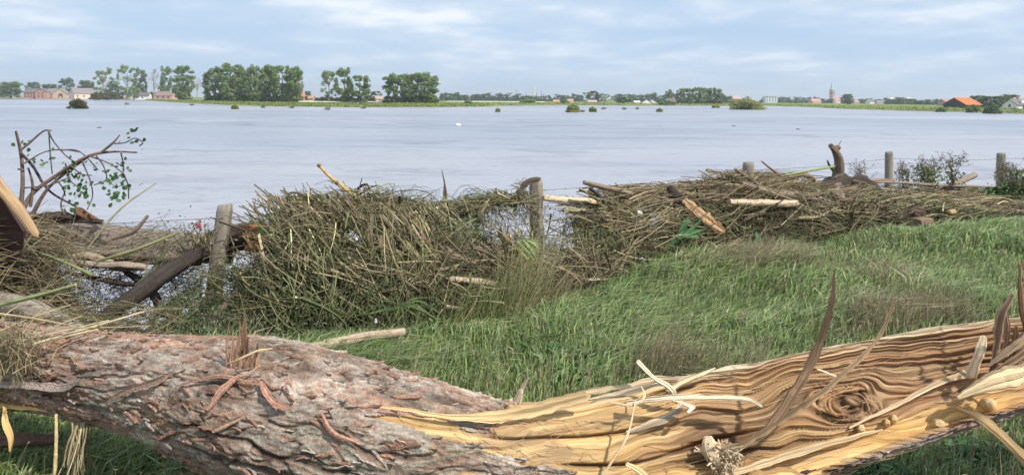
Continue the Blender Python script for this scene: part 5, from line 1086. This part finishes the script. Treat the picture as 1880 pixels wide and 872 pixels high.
# ------------------------------------------------------------------ larger pieces in the right part of the debris
def pd(px, py, off=-.12):
    """depth of the heap surface at a photo position"""
    h = np.clip((np.interp(px, PT[:, 0], PT[:, 2])-py)/(np.interp(px, PT[:, 0], PT[:, 2])-np.interp(px, PT[:, 0], PT[:, 1])), 0, 1); return float(pile_pt(np.array([px]), np.array([h]), 0.)[0, 1])+off
def dl(name, label, pts, w, col, cat='log', off=-.12, **k): return log(name, label, [(a, b, pd(a, b, off-.10)) for a, b in pts], w, col, cat=cat, **k)
dl('log', 'pale peeled pole bridging the gap right of the middle post', [(996, 363), (1050, 368), (1108, 371)], [11, 12, 12], (.56, .45, .30), seed=31, nz=.08, off=.1)
dl('branch', 'brown stick jutting left from the top of the right hand heap', [(1072, 335), (1110, 344), (1160, 356)], [8, 9, 9], (.24, .18, .13), cat='branch', seed=32, off=-.2)
dl('branch', 'short black stick just below the brown jutting one', [(1081, 344), (1100, 360), (1112, 375)], [6, 7, 7], (.06, .05, .045), cat='branch', seed=33, off=-.2)
mb = MB(); slab(mb, [(a, b, pd(a, b, -.3)) for a, b in ((1256, 368), (1280, 390), (1302, 407), (1327, 424))], [12, 20, 24, 18], .45, 30, (.38, .23, .12), seed=34, noise=.35, dark=.5)
TL = tag(mb.build('torn_branch', M_WOOD), 'torn tan branch with a black charred top, lying diagonally on the heap', 'branch')
mb = MB(); sweep(mb, [P(1229, 342, pd(1229, 352, -.2)), P(1240, 360, pd(1240, 360, -.22)), P(1262, 376, pd(1262, 376, -.2))], [.03, .065, .05], 10, 14, (.05, .035, .03), nz=.3, seed=6); mb.build('charred_top', M_STICK, TL, smooth=True)
dl('log', 'pale cracked log lying level in the right hand heap', [(1338, 371), (1400, 373), (1462, 374)], [11, 13, 13], (.52, .39, .27), seed=35, nz=.14, off=-.2)
dl('log', 'grey brown log slanting across the top of the right hand heap', [(1362, 338), (1400, 350), (1440, 357), (1500, 360)], [11, 13, 13, 10], (.25, .19, .14), seed=36, off=-.15)
dl('branch', 'dead branch leaning over the high heap to the post stub', [(1349, 310), (1378, 330), (1400, 345)], [5, 7, 8], (.20, .15, .11), cat='branch', seed=37, off=-.05)
dl('curved_branch', 'crooked branch rising from the heap then bending level to the right', [(1398, 296), (1418, 312), (1440, 325), (1470, 320), (1492, 328), (1502, 345)], [3, 4, 6, 10, 9, 6], (.24, .17, .12), cat='branch', seed=38, off=-.05)
dl('reed', 'bright green reed lying level left of the upright stump', [(1440, 322), (1490, 313), (1532, 306)], [3, 4, 4], (.28, .34, .12), cat='reed', seed=39, off=-.1, mat=M_STRAW, nz=.05)
ST = dl('tree_stump', 'upright broken stump with a hooked top, tallest thing on the heap', [(1537, 372), (1537, 335), (1541, 300), (1534, 279), (1525, 268)], [26, 22, 18, 14, 9], (.19, .14, .105), cat='stump', seed=40, nz=.25, off=-.1, capcol=(.14, .1, .08))
mb = MB(); D = pd(1530, 330, -.1); sweep(mb, [P(1531, 276, D), P(1538, 272, D), P(1542, 274, D)], [.05, .045, .02], 8, 8, (.17, .12, .09), nz=.3, seed=3); mb.build('broken_knob', M_STICK, ST, smooth=True); mb = MB(); sweep(mb, [P(1530, 314, D), P(1523, 305, D), P(1519, 294, D)], [.02, .018, .008], 6, 8, (.06, .05, .04), nz=.1); mb.build('side_twig', M_STICK, ST, smooth=True); mb = MB(); sweep(mb, [P(1534, 278, D), P(1541, 265, D), P(1545, 258, D)], [.006, .005, .003], 4, 6, (.12, .1, .08), nz=.1); mb.build('broken_twig', M_STICK, ST, smooth=True)
dl('root_mass', 'dark matted root clump at the foot of the upright stump', [(1500, 350), (1545, 340), (1590, 350), (1620, 362)], [26, 42, 36, 18], (.055, .042, .032), cat='root', seed=41, nz=.5, off=.05, nf=6)
dl('log', 'thick grey stick end pointing up right between thistles and last post', [(1735, 345), (1762, 334), (1790, 321)], [10, 11, 11], (.30, .25, .19), seed=42, off=-.05)
dl('branch', 'long thin grey branch running level below the thistles', [(1605, 334), (1660, 336), (1720, 340), (1780, 342), (1840, 344)], [5, 5, 6, 5, 4], (.26, .21, .16), cat='branch', seed=43, off=-.15)
dl('branch', 'long pale thin branch drooping right in front of the last post', [(1750, 372), (1810, 373), (1875, 388)], [4, 4, 3], (.36, .31, .19), cat='branch', seed=44, off=-.2)
dl('branch', 'reddish brown twig lying level left of the straight post', [(1594, 335), (1612, 331), (1642, 332)], [5, 7, 4], (.26, .16, .11), cat='branch', seed=45, off=-.15)
dl('branch', 'forked brown branch curving over the dark right heap', [(1465, 400), (1500, 398), (1540, 380)], [6, 6, 4], (.26, .20, .13), cat='branch', seed=46, off=-.18)
dl('log', 'brown log lying low at the right end of the heap', [(1780, 373), (1840, 374), (1900, 376)], [10, 11, 10], (.16, .11, .08), seed=47, off=-.12)
log('stick', 'flat pale driftwood piece at the foot of the right hand heap', [(1338, 470, G(1338, 478)), (1356, 466, G(1356, 476)), (1376, 462, G(1376, 474))], [7, 13, 9], (.52, .38, .26), seed=48, cat='stick', nz=.15)
dl('branch', 'long pale dry stem lying at the foot of the net of weeds', [(1080, 514), (1120, 512), (1155, 508)], [4, 5, 3], (.42, .42, .25), cat='branch', seed=49, off=-.1)
dl('log', 'flattened pale log inside the debris left of the middle', [(825, 512), (870, 516), (910, 522)], [9, 12, 10], (.42, .33, .23), seed=50, off=-.15)
dl('log', 'short pinkish stick poking from the foot of the left heap', [(818, 562), (850, 568), (880, 566)], [7, 9, 7], (.40, .28, .20), seed=51, cat='stick', off=-.12)
dl('branch', 'dark bent stem looping above the left corner of the heap', [(535, 400), (528, 368), (535, 354), (560, 360), (600, 382)], [3, 3.5, 4, 4, 3], (.09, .07, .05), cat='branch', seed=52, off=-.05)
dl('branch', 'long thin brown stick sticking up from the heap left of the bamboo', [(672, 372), (669, 356), (668, 343)], [3, 3, 2], (.14, .10, .07), cat='branch', seed=53, off=0)
def chunk(px, py, w, h, rot, c, label, name, cat, depth=.12, mat=None, off=-.34, ry=.3):
    D = pd(px, py, off); m = D/F; mb = MB(); M = Matrix.Rotation(math.radians(rot), 4, 'Y') @ Matrix.Rotation(ry, 4, 'Z'); box(mb, P(px, py, D), (w*m, depth, h*m), col=c, M=M, jit=.008); o = mb.build(name, mat or M_STONE); beveled(o, .012); tag(o, label, cat)
chunk(1683, 389, 24, 13, -25, (.20, .125, .10), 'brown block tilted up to the right in the debris, higher of two', 'brick_block', 'block')
chunk(1697, 407, 28, 12, -3, (.25, .17, .12), 'tan flat block lying in the grass edge, lower of two', 'brick_block', 'block')
chunk(1745, 389, 14, 8, -12, (.50, .32, .16), 'small orange tan wood block in the straw', 'wood_block', 'block', mat=M_WOOD)
chunk(1785, 350, 12, 11, 0, (.62, .50, .26), 'yellowish foam cube sitting on top of the heap', 'foam_block', 'block', off=-.1)
chunk(1858, 375, 18, 5, 0, (.58, .42, .22), 'short sawn timber lying at the far right end', 'wood_block', 'block', mat=M_WOOD)
chunk(1724, 415, 24, 6, 8, (.10, .14, .09), 'flat dark green sheet at the grass edge', 'plastic_sheet', 'sheet', depth=.25, mat=M_PLASTIC)
chunk(1505, 362, 9, 6, 0, (.75, .77, .78), 'small white plastic scrap beside a pale green ball', 'plastic_scrap', 'litter', depth=.05, mat=M_PLASTIC)
chunk(1195, 406, 24, 26, 8, (.20, .23, .27), 'grey blue plastic tub wedged in the reeds', 'plastic_tub', 'litter', depth=.14, mat=M_PLASTIC, off=-.1, ry=.6)
chunk(1175, 391, 7, 6, 0, (.78, .79, .80), 'small white scrap above the grey blue tub', 'plastic_scrap', 'litter', depth=.03, mat=M_PLASTIC)
chunk(1177, 474, 5, 4, 0, (.78, .79, .80), 'tiny white scrap at the foot of the reeds', 'plastic_scrap', 'litter', depth=.03, mat=M_PLASTIC)
chunk(936, 456, 9, 10, 10, (.10, .20, .34), 'small blue scrap in the hanging weeds', 'plastic_scrap', 'litter', depth=.03, mat=M_PLASTIC, off=-.1)
chunk(690, 590, 6, 8, 25, (.42, .42, .42), 'dull silver scrap low at the foot of the left heap', 'plastic_scrap', 'litter', depth=.03, mat=M_PLASTIC)
def bits():
    # drinks can, bottle, red and white wrapper, pale green ball
    D = pd(650, 438, -.16); mb = MB(); sweep(mb, [P(640, 430, D), P(652, 440, D), P(662, 450, D)], [.033, .036, .033], 14, 8, (.55, .57, .58), (.4, .4, .4), nz=.06); tag(mb.build('drinks_can', M_METAL, smooth=True), 'crushed silver can stuck in the left heap', 'can')
    D = pd(630, 430, -.1); mb = MB(); sweep(mb, [P(622, 424, D), P(640, 440, D), P(652, 456, D)], [.04, .05, .045], 14, 8, (.012, .012, .014), (.01, .01, .01), nz=.05); tag(mb.build('black_bottle', M_PLASTIC, smooth=True), 'black plastic bottle behind the silver can', 'bottle')
    D = 6.1; r = empty('wrapper', P(362, 418, D)); 
    for k, (c, dx, dy) in enumerate((((.55, .04, .07), 3, 2), ((.75, .72, .72), -5, -6), ((.6, .1, .12), 2, -3))):
        mb = MB(); q = [P(362+dx-6, 418+dy, D), P(362+dx, 418+dy-4, D-.02), P(362+dx+5, 418+dy+2, D)]; sweep(mb, q, [.004, .012, .005], 7, 8, np.array(c)*.7, np.array(c)*.7, nz=.5, seed=k); local(mb, r).build('foil', M_PLASTIC, r)
    tag(r, 'crumpled red and white wrapper left of the nearest post', 'wrapper')
    mb = MB(); k = 70; a = Pn(rng.uniform(325, 395, k), rng.uniform(440, 465, k), np.full(k, 6.12)+rng.normal(size=k)*.05); d = rng.normal(size=(k, 3))*[.5, .2, .2]+[0, 0, .7]; L = rng.uniform(.08, .26, (k, 1)); stems(mb, a, a+d*L, rng.normal(size=(k, 3))*.03, .004, .0015, pal(k, [2, 2, 2, 1, 1, 1, 1, 1, 1]), 6, 3)
    leaves(mb, (a+d*L)[rng.integers(0, k, 160)]+rng.normal(size=(160, 3))*.03, .016, np.array((.22, .20, .14))*rng.uniform(.4, 1.5, (160, 1)), aspect=.4); tag(mb.build('weed_tuft', M_STRAW), 'wiry weeds sprouting over the grey log around the red wrapper', 'weeds', kind='stuff')
    D = pd(1497, 352, -.15); mb = MB(); sweep(mb, [P(1490, 352, D), P(1497, 352, D), P(1504, 352, D)], [.03, .055, .03], 12, 8, (.36, .44, .20), (.36, .44, .2), nz=.05); tag(mb.build('ball', M_PLASTIC, smooth=True), 'pale green ball left of the upright stump', 'ball')
    # bamboo pole with nodes
    D = 6.7; pts = [(583, 301, D), (605, 324, D), (633, 346, D), (662, 374, D)]; r = empty('bamboo_pole', P(662, 374, D)); mb = MB(); sweep(mb, [P(*p) for p in pts], [.012, .014, .015, .015], 12, 30, (.56, .36, .12), (.4, .25, .1), nz=.03); local(mb, r).build('cane', M_STRAW, r, smooth=True)
    for x, y in ((586, 304.5), (619, 336)): mb = MB(); sweep(mb, [P(x-2, y-2, D), P(x+2, y+1.5, D)], [.0175, .0175], 12, 3, (.20, .12, .05), nz=0); local(mb, r).build('node_ring', M_STRAW, r)
    tag(r, 'yellow bamboo cane with dark rings sticking up from the left heap', 'pole')
    # broken pale reed stump
    D = pd(815, 372, .05); mb = MB(); slab(mb, [(817, 398, D), (817, 365, D), (815, 336, D)], [12, 11, 3], .7, 20, (.60, .52, .32), seed=4); sweep(mb, [P(820, 360, D-.02), P(816, 335, D-.02), P(811, 311, D-.02)], [.012, .009, .003], 6, 10, (.18, .14, .10), nz=.1); tag(mb.build('reed_stump', M_STRAW), 'pale broken reed stump standing up with a dark pointed tip', 'reed')
    # bark piece bent over the middle post
    D = 7.42; mb = MB(); slab(mb, [(944, 392, D), (952, 360, D), (965, 338, D), (988, 329, D)], [10, 14, 17, 16], .25, 24, (.11, .085, .06), seed=9); tag(mb.build('bark_piece', M_BARK), 'dark bent strip of bark leaning against the middle post', 'bark')
bits()
def ribbon_leaves(name, label, cat, specs, col, base, D, mat=None):
    r = empty(name, P(base[0], base[1], D)); mb = MB()
    for pts, w in specs:
        q = catmull([P(a, b, D+c) for a, b, c in [(p[0], p[1], p[2] if len(p) > 2 else 0) for p in pts]], 14); wd = catmull(np.array([[x*D/F/2]*2 for x in w]), 14)[:, 0]; T = np.gradient(q, axis=0); T /= np.linalg.norm(T, axis=1, keepdims=True)
        B = np.cross(T, [0, 1, 0]); B /= np.linalg.norm(B, axis=1, keepdims=True)+1e-9; B = B*.9+np.array([0, .35, 0])
        V = np.stack([q-B*wd[:, None], q+np.array([0, .006, -.004]), q+B*wd[:, None]], 1).reshape(-1, 3); Q = []
        for i in range(13): Q += [[i*3, i*3+1, i*3+4, i*3+3], [i*3+1, i*3+2, i*3+5, i*3+4]]
        mb.add(V, Q=Q, C=np.array(col)*rng.uniform(.8, 1.25)*(1+.12*np.tile([-1, 1.2, -.5], 14)[:, None]))
    local(mb, r).build('leaf_blades', mat or M_LEAF, r); tag(r, label, cat); return r
D = pd(1240, 440, -.22)
LK = ribbon_leaves('leek_plant', 'uprooted green leek like plant lying against the reeds', 'plant', [([(1228, 452), (1248, 430), (1262, 408)], [8, 10, 7]), ([(1240, 440), (1268, 428), (1296, 420)], [5, 7, 2]), ([(1242, 438), (1270, 420), (1290, 400)], [5, 6, 2]), ([(1246, 435), (1258, 412), (1266, 403)], [9, 11, 8]), ([(1250, 432), (1275, 432), (1284, 436)], [6, 7, 2])], (.11, .25, .10), (1228, 452), D)
mb = MB(); sweep(mb, [P(1196, 486, D), P(1212, 468, D), P(1232, 449, D)], [.02, .022, .028], 10, 12, (.36, .45, .20), nz=.05); local(mb, LK).build('stalk', M_LEAF, LK, smooth=True)
D = pd(968, 460, -.25)
ribbon_leaves('weed_leaf', 'bright yellow green leaf hanging at the top of the tall yellow grass', 'leaf', [([(950, 440), (960, 450), (968, 462)], [3, 9, 2]), ([(960, 438), (973, 450), (986, 476)], [3, 10, 2]), ([(952, 450), (960, 462), (972, 478)], [3, 8, 2]), ([(965, 440), (982, 446), (990, 458)], [2, 8, 2]), ([(955, 445), (972, 462), (984, 482)], [2, 7, 2])], (.27, .36, .13), (965, 455), D)
ribbon_leaves('dock_leaf', 'green ragged leaf hanging in front of the dark right hand heap', 'leaf', [([(1388, 425), (1393, 440), (1390, 462)], [4, 14, 4])], (.14, .28, .14), (1390, 440), pd(1390, 440, -.22))
D = pd(720, 560, -.25)
ribbon_leaves('reed_plant', 'fresh green reed leaves spreading at the foot of the left heap', 'plant', [([(650, 580), (690, 572), (735, 560)], [1, 3.5, 2]), ([(700, 575), (740, 562), (790, 560)], [1.5, 3.5, 1]), ([(735, 560), (715, 552), (695, 552)], [2, 4, 1]), ([(735, 562), (760, 575), (780, 590)], [2, 3, 1]), ([(735, 560), (725, 585), (715, 600)], [2, 3, 1]), ([(740, 562), (770, 552), (810, 575)], [2, 3, 1]), ([(735, 562), (760, 548), (800, 545)], [1.5, 3, 1]), ([(725, 565), (690, 560), (660, 566)], [1.5, 3, 1]), ([(738, 562), (770, 566), (812, 592)], [1.5, 3, 1]), ([(740, 565), (742, 590), (755, 608)], [2, 4, 1])], (.24, .33, .14), (735, 562), D)
for k, (a, b, c2) in enumerate((((480, 398), (500, 396), (530, 398)), ((470, 440), (478, 425), (486, 415)), ((492, 425), (496, 435), (500, 448)))):
    ribbon_leaves('willow_leaf', ('green leaf catching the light at the left corner of the heap', 'curled green leaf over the torn orange wood', 'small green leaf hanging below the torn orange wood')[k], 'leaf', [([a, b, c2], [3, 10, 2])], (.17, .30, .10), b, 6.15)
# ------------------------------------------------------------------ plants by the fence on the right
def thistle(px, py, top, w, label, D, c, n=16, leafy=0):
    r = empty('thistle_plant', P(px, py, D)); mb = MB(); f = MB(); m = D/F
    base = np.array(P(px, py, D))
    for k in range(n):
        x = px+rng.normal()*w*.32; y = top+abs(rng.normal())*(py-top)*.35; e = np.array(P(x, y, D+rng.normal()*.15)); mid = np.array([rng.normal()*.04, 0, .02])
        stems(mb, [base+rng.normal(size=3)*[w*m*.12, .04, .0]], [e], [mid], .006, .003, (.16, .13, .09), 7, 4)
        for q in range(5):
            d = rng.normal(size=3)*[.07, .05, .05]+[0, 0, .04]; stems(mb, [e-[0, 0, .05]], [e+d], [[0, 0, -.01]], .003, .002, (.17, .13, .10), 4, 3); kk = rng.integers(5, 10)
            leaves(f, (e+d)[None]+rng.normal(size=(kk, 3))*.014, .011, np.array((.21, .17, .12))*rng.uniform(.6, 1.4, (kk, 1)))
    for q in range(leafy*2): 
        leaves(f, base[None]+rng.normal(size=(1, 3))*[w*m*.3, .1, 0]+[[0, 0, rng.uniform(0, (py-top)*m*.85)]], .035, np.array(c)*rng.uniform(.6, 1.4), aspect=.4)
    tag(local(mb, r).build('stems', M_STRAW, r), kind='stuff'); tag(local(f, r).build('seed_heads', M_LEAF, r), kind='stuff'); tag(r, label, 'plant')
thistle(1580, 345, 308, 24, 'small brown dried weed between the stump and the straight post', 11.9, (.12, .14, .06), 9)
thistle(1660, 345, 306, 26, 'brown dried weed just right of the straight post', 12.2, (.12, .14, .06), 12, 40)
thistle(1700, 345, 298, 42, 'bushy green and brown thistle, widest of the row', 12.3, (.20, .24, .09), 20, 200)
thistle(1748, 340, 286, 26, 'tallest dark dried thistle with clustered seed heads', 12.4, (.12, .14, .06), 12, 60)
thistle(1862, 362, 302, 50, 'brown brambles right of the last post at the edge of the photo', 12.9, (.16, .20, .08), 26, 300)
thistle(1915, 365, 300, 60, 'brown brambles just outside the right edge', 13.0, (.16, .20, .08), 20, 200)
def bramble():
    mb = MB(); n = 1900; px = rng.uniform(1780, 1960, n); top = np.interp(px, [1780, 1830, 1880], [348, 342, 325]); py = top+(372-top)*rng.random(n)**.8; q = Pn(px, py, 12.9+rng.normal(size=n)*.15)
    t = rng.random((n, 1)); leaves(mb, q, rng.uniform(.025, .05, n), np.array((.05, .10, .03))*(1-t)+np.array((.15, .24, .07))*t, aspect=.5)
    tag(mb.build('bramble_leaves', M_LEAF), 'low green bramble leaves around the last post', 'brambles', kind='stuff')
bramble()
def undergrowth():
    """grey green weeds on the slope behind the trunk"""
    mb = MB(); n = 12000; px = rng.uniform(275, 620, n); lo_ = np.interp(px, [275, 320, 385, 430, 500, 620], [575, 545, 500, 520, 470, 480]); py = lo_+(632-lo_)*rng.random(n)**.9
    D = np.array(np.interp(py, [460, 520, 640], [6.3, 6.0, 5.0])); q = Pn(px, py, D+rng.normal(size=n)*.12)
    cl = vn(px*.06, py*.08, 5); t = np.clip(cl+.3*rng.normal(size=n), 0, 1)[:, None]; keep = (vn(px*.05+7, py*.07, 9) > .22) & ~((px > 372) & (px < 430) & (py < 545)); q = q[keep]; t = t[keep]
    leaves(mb, q, rng.uniform(.012, .028, len(q)), np.array((.06, .09, .04))*(1-t)+np.array((.22, .25, .14))*t, aspect=.35)
    k = 900; i = rng.integers(0, len(q), k); d = rng.normal(size=(k, 3))*[.6, .3, .5]+[.2, 0, .5]; stems(mb, q[i], q[i]+d*.15, rng.normal(size=(k, 3))*.03, .003, .0015, pal(k, [.5, 1, 1, 1, 1, 2, 2, .2, 1]), 5, 3)
    # sparse dark twigs and small leaves in front of the water on the left
    k = 700; px = np.where(rng.random(k) < .75, rng.uniform(90, 350, k), rng.uniform(435, 520, k)); py = rng.uniform(500, 590, k); q2 = Pn(px, py, np.full(k, 6.0)+rng.normal(size=k)*.15); d = rng.normal(size=(k, 3))*[.7, .3, .6]; stems(mb, q2, q2+d*.17, rng.normal(size=(k, 3))*.06, .0035, .0015, np.array((.07, .06, .045))*rng.uniform(.6, 1.6, (k, 1)), 6, 3)
    i = rng.integers(0, k, 3000); leaves(mb, q2[i]+d[i]*.17*rng.random((3000, 1))+rng.normal(size=(3000, 3))*.012, .012, np.array((.10, .12, .08))*rng.uniform(.4, 1.6, (3000, 1)), aspect=.4)
    tag(mb.build('undergrowth', M_LEAF), 'grey green weeds and drowned twigs on the slope around the nearest post', 'undergrowth', kind='stuff')
undergrowth()

# ------------------------------------------------------------------ grass of the dike
def grass():
    n = 430000; y = 1.6+(15.5-1.6)*rng.random(n)**1.35; x = rng.uniform(-1, 1, n)*(y*.78+1.0)
    sel = y < fence_y(x)-.02; x, y = x[sel], y[sel]
    pxx = 940+F*x/y
    pb = 940+F*x/y; bot = np.interp(pb, PT[:, 0], PT[:, 2]); Db = (CAMZ+.03)/(CAMZ-Pn(pb, bot, 1.)[..., 2])
    sel = (y > 2.3) & (y < edge_y(x)) & ((y < Db+.12) | (pb < 440)) & ~((pb < 560) & (y > 4.55+.25*np.sin(x*3)) & (rng.random(len(x)) > .06)); x, y = x[sel], y[sel]; n = len(x); Db = Db[sel]
    z = ground_z(x, y); pxx = 940+F*x/y; pyy = HY0+F*(CAMZ-z)/y
    # how long and how withered the grass is in each place
    dry = fbm(x*.9+3, y*1.1, 201, 3)+.20*np.exp(-((pxx-1060)/130)**2-((pyy-600)/32)**2)-.2*np.exp(-((pxx-1380)/260)**2-((pyy-620)/60)**2)-.06*sst(pxx, 1200, 1300)-.16*np.exp(-((pxx-1230)/120)**2-((pyy-625)/45)**2)+.07*np.exp(-((pxx-1400)/160)**2-((pyy-490)/30)**2)+.12*np.exp(-((pxx-850)/150)**2-((pyy-580)/40)**2)-.18*sst(pyy, 640, 700)-.12*sst(pxx, 1550, 1800)*sst(pyy, 450, 520)
    dryk = sst(dry, .56, .74)
    long_ = sst(fbm(x*.6, y*.8, 207, 2)+.15*dryk, .35, .65)
    Hh = (.10+.13*long_+.07*dryk)*rng.uniform(.35, 1.4, n)*(.75+.5*vn(x*3.3, y*3.3, 231))*np.clip(y/6, .62, 1.)*np.clip((Db-y)/1.1+.22, .22, 1)
    ang = 6.28*fbm(x*.9, y*.9, 211, 2)*.9-1.6; la = (.45+.5*long_)*rng.uniform(.4, 1.3, n)
    lean = np.stack([.65+.45*np.cos(ang)+.6*rng.normal(size=n), .0+.45*np.sin(ang)+.6*rng.normal(size=n)], -1)*la[:, None]
    w = rng.uniform(.0028, .0075, n)*np.clip(y/5, .8, 2.2); yaw = rng.uniform(0, math.pi, n); bx = np.cos(yaw)*w; by = np.sin(yaw)*w
    b = np.stack([x, y, z-.01], -1); tip = b+np.stack([lean[:, 0]*Hh, lean[:, 1]*Hh, Hh*(1-.35*la)], -1); mid = b+np.stack([lean[:, 0]*Hh*.32, lean[:, 1]*Hh*.32, Hh*.62], -1)
    side = np.stack([bx, by, 0*bx], -1)
    V = np.stack([b-side, b+side, mid+side*.8, mid-side*.8, tip], 1)
    i = np.arange(n)[:, None]*5
    g = fbm(x*2.2, y*2.2, 221, 3)[:, None]; r_ = rng.random((n, 1))
    green = np.array((.15, .23, .06))*(1-g)+np.array((.31, .40, .14))*g; green = green+(np.array((.31, .36, .22))-green)*(r_ > .72)*.6
    brown = np.array((.31, .26, .14))*(1-r_)+np.array((.54, .47, .30))*r_; ol = np.array((.29, .30, .15))
    c = green*(1-dryk[:, None]*.55)+ol*dryk[:, None]*.55; pick = (rng.random(n) < dryk*.38+.06)[:, None]; c = np.where(pick, brown, c)*rng.uniform(.45, 1.45, (n, 1))
    cc = np.repeat(c[:, None], 5, 1)*np.array([1, 1, 1, 1, 1.])[None, :, None]
    mb = MB(); mb.add(V.reshape(-1, 3), Q=np.hstack([i, i+1, i+2, i+3]), T=np.hstack([i+3, i+2, i+4]), C=cc.reshape(-1, 3))
    # seed stalks
    wt = (dryk+.02)*(Db-y > .9); k = 6500; j = rng.choice(n, k, p=wt/wt.sum()); p0 = b[j]; L = rng.uniform(.18, .36, (k, 1)); d = np.hstack([lean[j]*.5, np.ones((k, 1))]); d /= np.linalg.norm(d, axis=1, keepdims=True)
    stems(mb, p0, p0+d*L, rng.normal(size=(k, 3))*.02, .0016, .0010, np.array((.38, .32, .19))*rng.uniform(.7, 1.2, (k, 1)), 4, 3)
    leaves(mb, (p0+d*L), .011, np.array((.34, .27, .18))*rng.uniform(.7, 1.3, (k, 1)), aspect=.3)
    tag(mb.build('grass', M_GRASS), 'long wind blown grass covering the dike', 'grass', kind='stuff')
grass()
def weeds():
    mb = MB()
    for cx, cy, rx, ry, n, s in ((1060, 655, 60, 22, 130, .05), (1260, 660, 70, 20, 110, .045), (980, 640, 50, 18, 60, .04), (1150, 640, 60, 16, 60, .04), (1600, 862, 70, 22, 90, .04), (1780, 820, 60, 26, 80, .035), (1300, 440, 30, 20, 60, .05), (1760, 600, 60, 20, 50, .03), (1215, 655, 18, 30, 26, .06)):
        px = cx+rng.normal(size=n)*rx*.6; py = cy+rng.normal(size=n)*ry*.6; D = np.array([G(a, b+14) for a, b in zip(px, py)]); q = Pn(px, py, D); 
        d = rng.normal(size=(n, 3))*[.8, .5, .25]+[0, 0, .35]; d /= np.linalg.norm(d, axis=1, keepdims=True); L = s*rng.uniform(1.2, 2.6, (n, 1)); K = 6
        t = np.linspace(0, 1, K)[None, :, None]; C = q[:, None]+d[:, None]*L[:, None]*t+np.array([0, 0, -1.])*(t**2)*L[:, None]*.45
        b = np.cross(d, [0, 0, 1.]); b /= np.linalg.norm(b, axis=1, keepdims=True)+1e-9; w = (np.sin(np.linspace(.12, 1, K)*math.pi)**.8)[None, :, None]*s*.30
        V = np.stack([C-b[:, None]*w, C+np.array([0, 0, -.004]), C+b[:, None]*w], 2).reshape(-1, 3); bs = (np.arange(n)*K*3)[:, None]; k = np.arange(K-1)[None]*3; i = (bs+k).reshape(-1, 1)
        Q = np.vstack([np.hstack([i, i+1, i+4, i+3]), np.hstack([i+1, i+2, i+5, i+4])]); mb.add(V, Q=Q, C=np.repeat(np.array((.075, .17, .055))*rng.uniform(.6, 1.6, (n, 1)), K*3, axis=0))
    tag(mb.build('weed_leaves', M_LEAF), 'darker broad leaved weeds growing among the grass', 'weeds', kind='stuff')
weeds()
def tall_grass():
    mb = MB()
    for cx, cy, w, n, h, c in ((930, 585, 40, 150, .6, (.38, .37, .17)), (965, 575, 40, 60, .7, (.44, .40, .22)), (905, 590, 50, 80, .42, (.22, .27, .10)), (860, 600, 60, 130, .35, (.24, .27, .10)), (1010, 570, 50, 130, .35, (.34, .31, .17)), (1240, 500, 80, 160, .3, (.16, .26, .08)), (1430, 470, 80, 120, .3, (.18, .26, .09))):
        px = cx+rng.normal(size=n)*w*.5; py = cy+rng.normal(size=n)*8; D = np.array([G(a, b) for a, b in zip(px, py)]); b = Pn(px, py, D); L = h*rng.uniform(.5, 1.15, (n, 1)); d = np.stack([.35+.22*rng.normal(size=n), .1+.15*rng.normal(size=n), np.ones(n)], -1); d /= np.linalg.norm(d, axis=1, keepdims=True)
        stems(mb, b, b+d*L, rng.normal(size=(n, 3))*.03, .0032, .001, np.array(c)*rng.uniform(.6, 1.25, (n, 1)), 7, 3)
    tag(mb.build('tall_grass', M_GRASS), 'tall yellow green grass fans rising at the edge of the debris', 'grass', kind='stuff')
tall_grass()

# ------------------------------------------------------------------ haze (air between here and the far bank)
def haze():
    m = bpy.data.materials.new('haze_air'); m.use_nodes = True; t = m.node_tree; t.nodes.clear()
    out = N(t, 'ShaderNodeOutputMaterial'); v = N(t, 'ShaderNodeVolumePrincipled'); v.inputs['Color'].default_value = (.93, .97, 1, 1); v.inputs['Density'].default_value = .00022; v.inputs['Anisotropy'].default_value = .2
    t.links.new(v.outputs[0], out.inputs['Volume']); mb = MB(); box(mb, (0, 2400, 31), (7400, 6500, 70)); o = mb.build('haze', m); tag(o, kind='stuff')
haze()
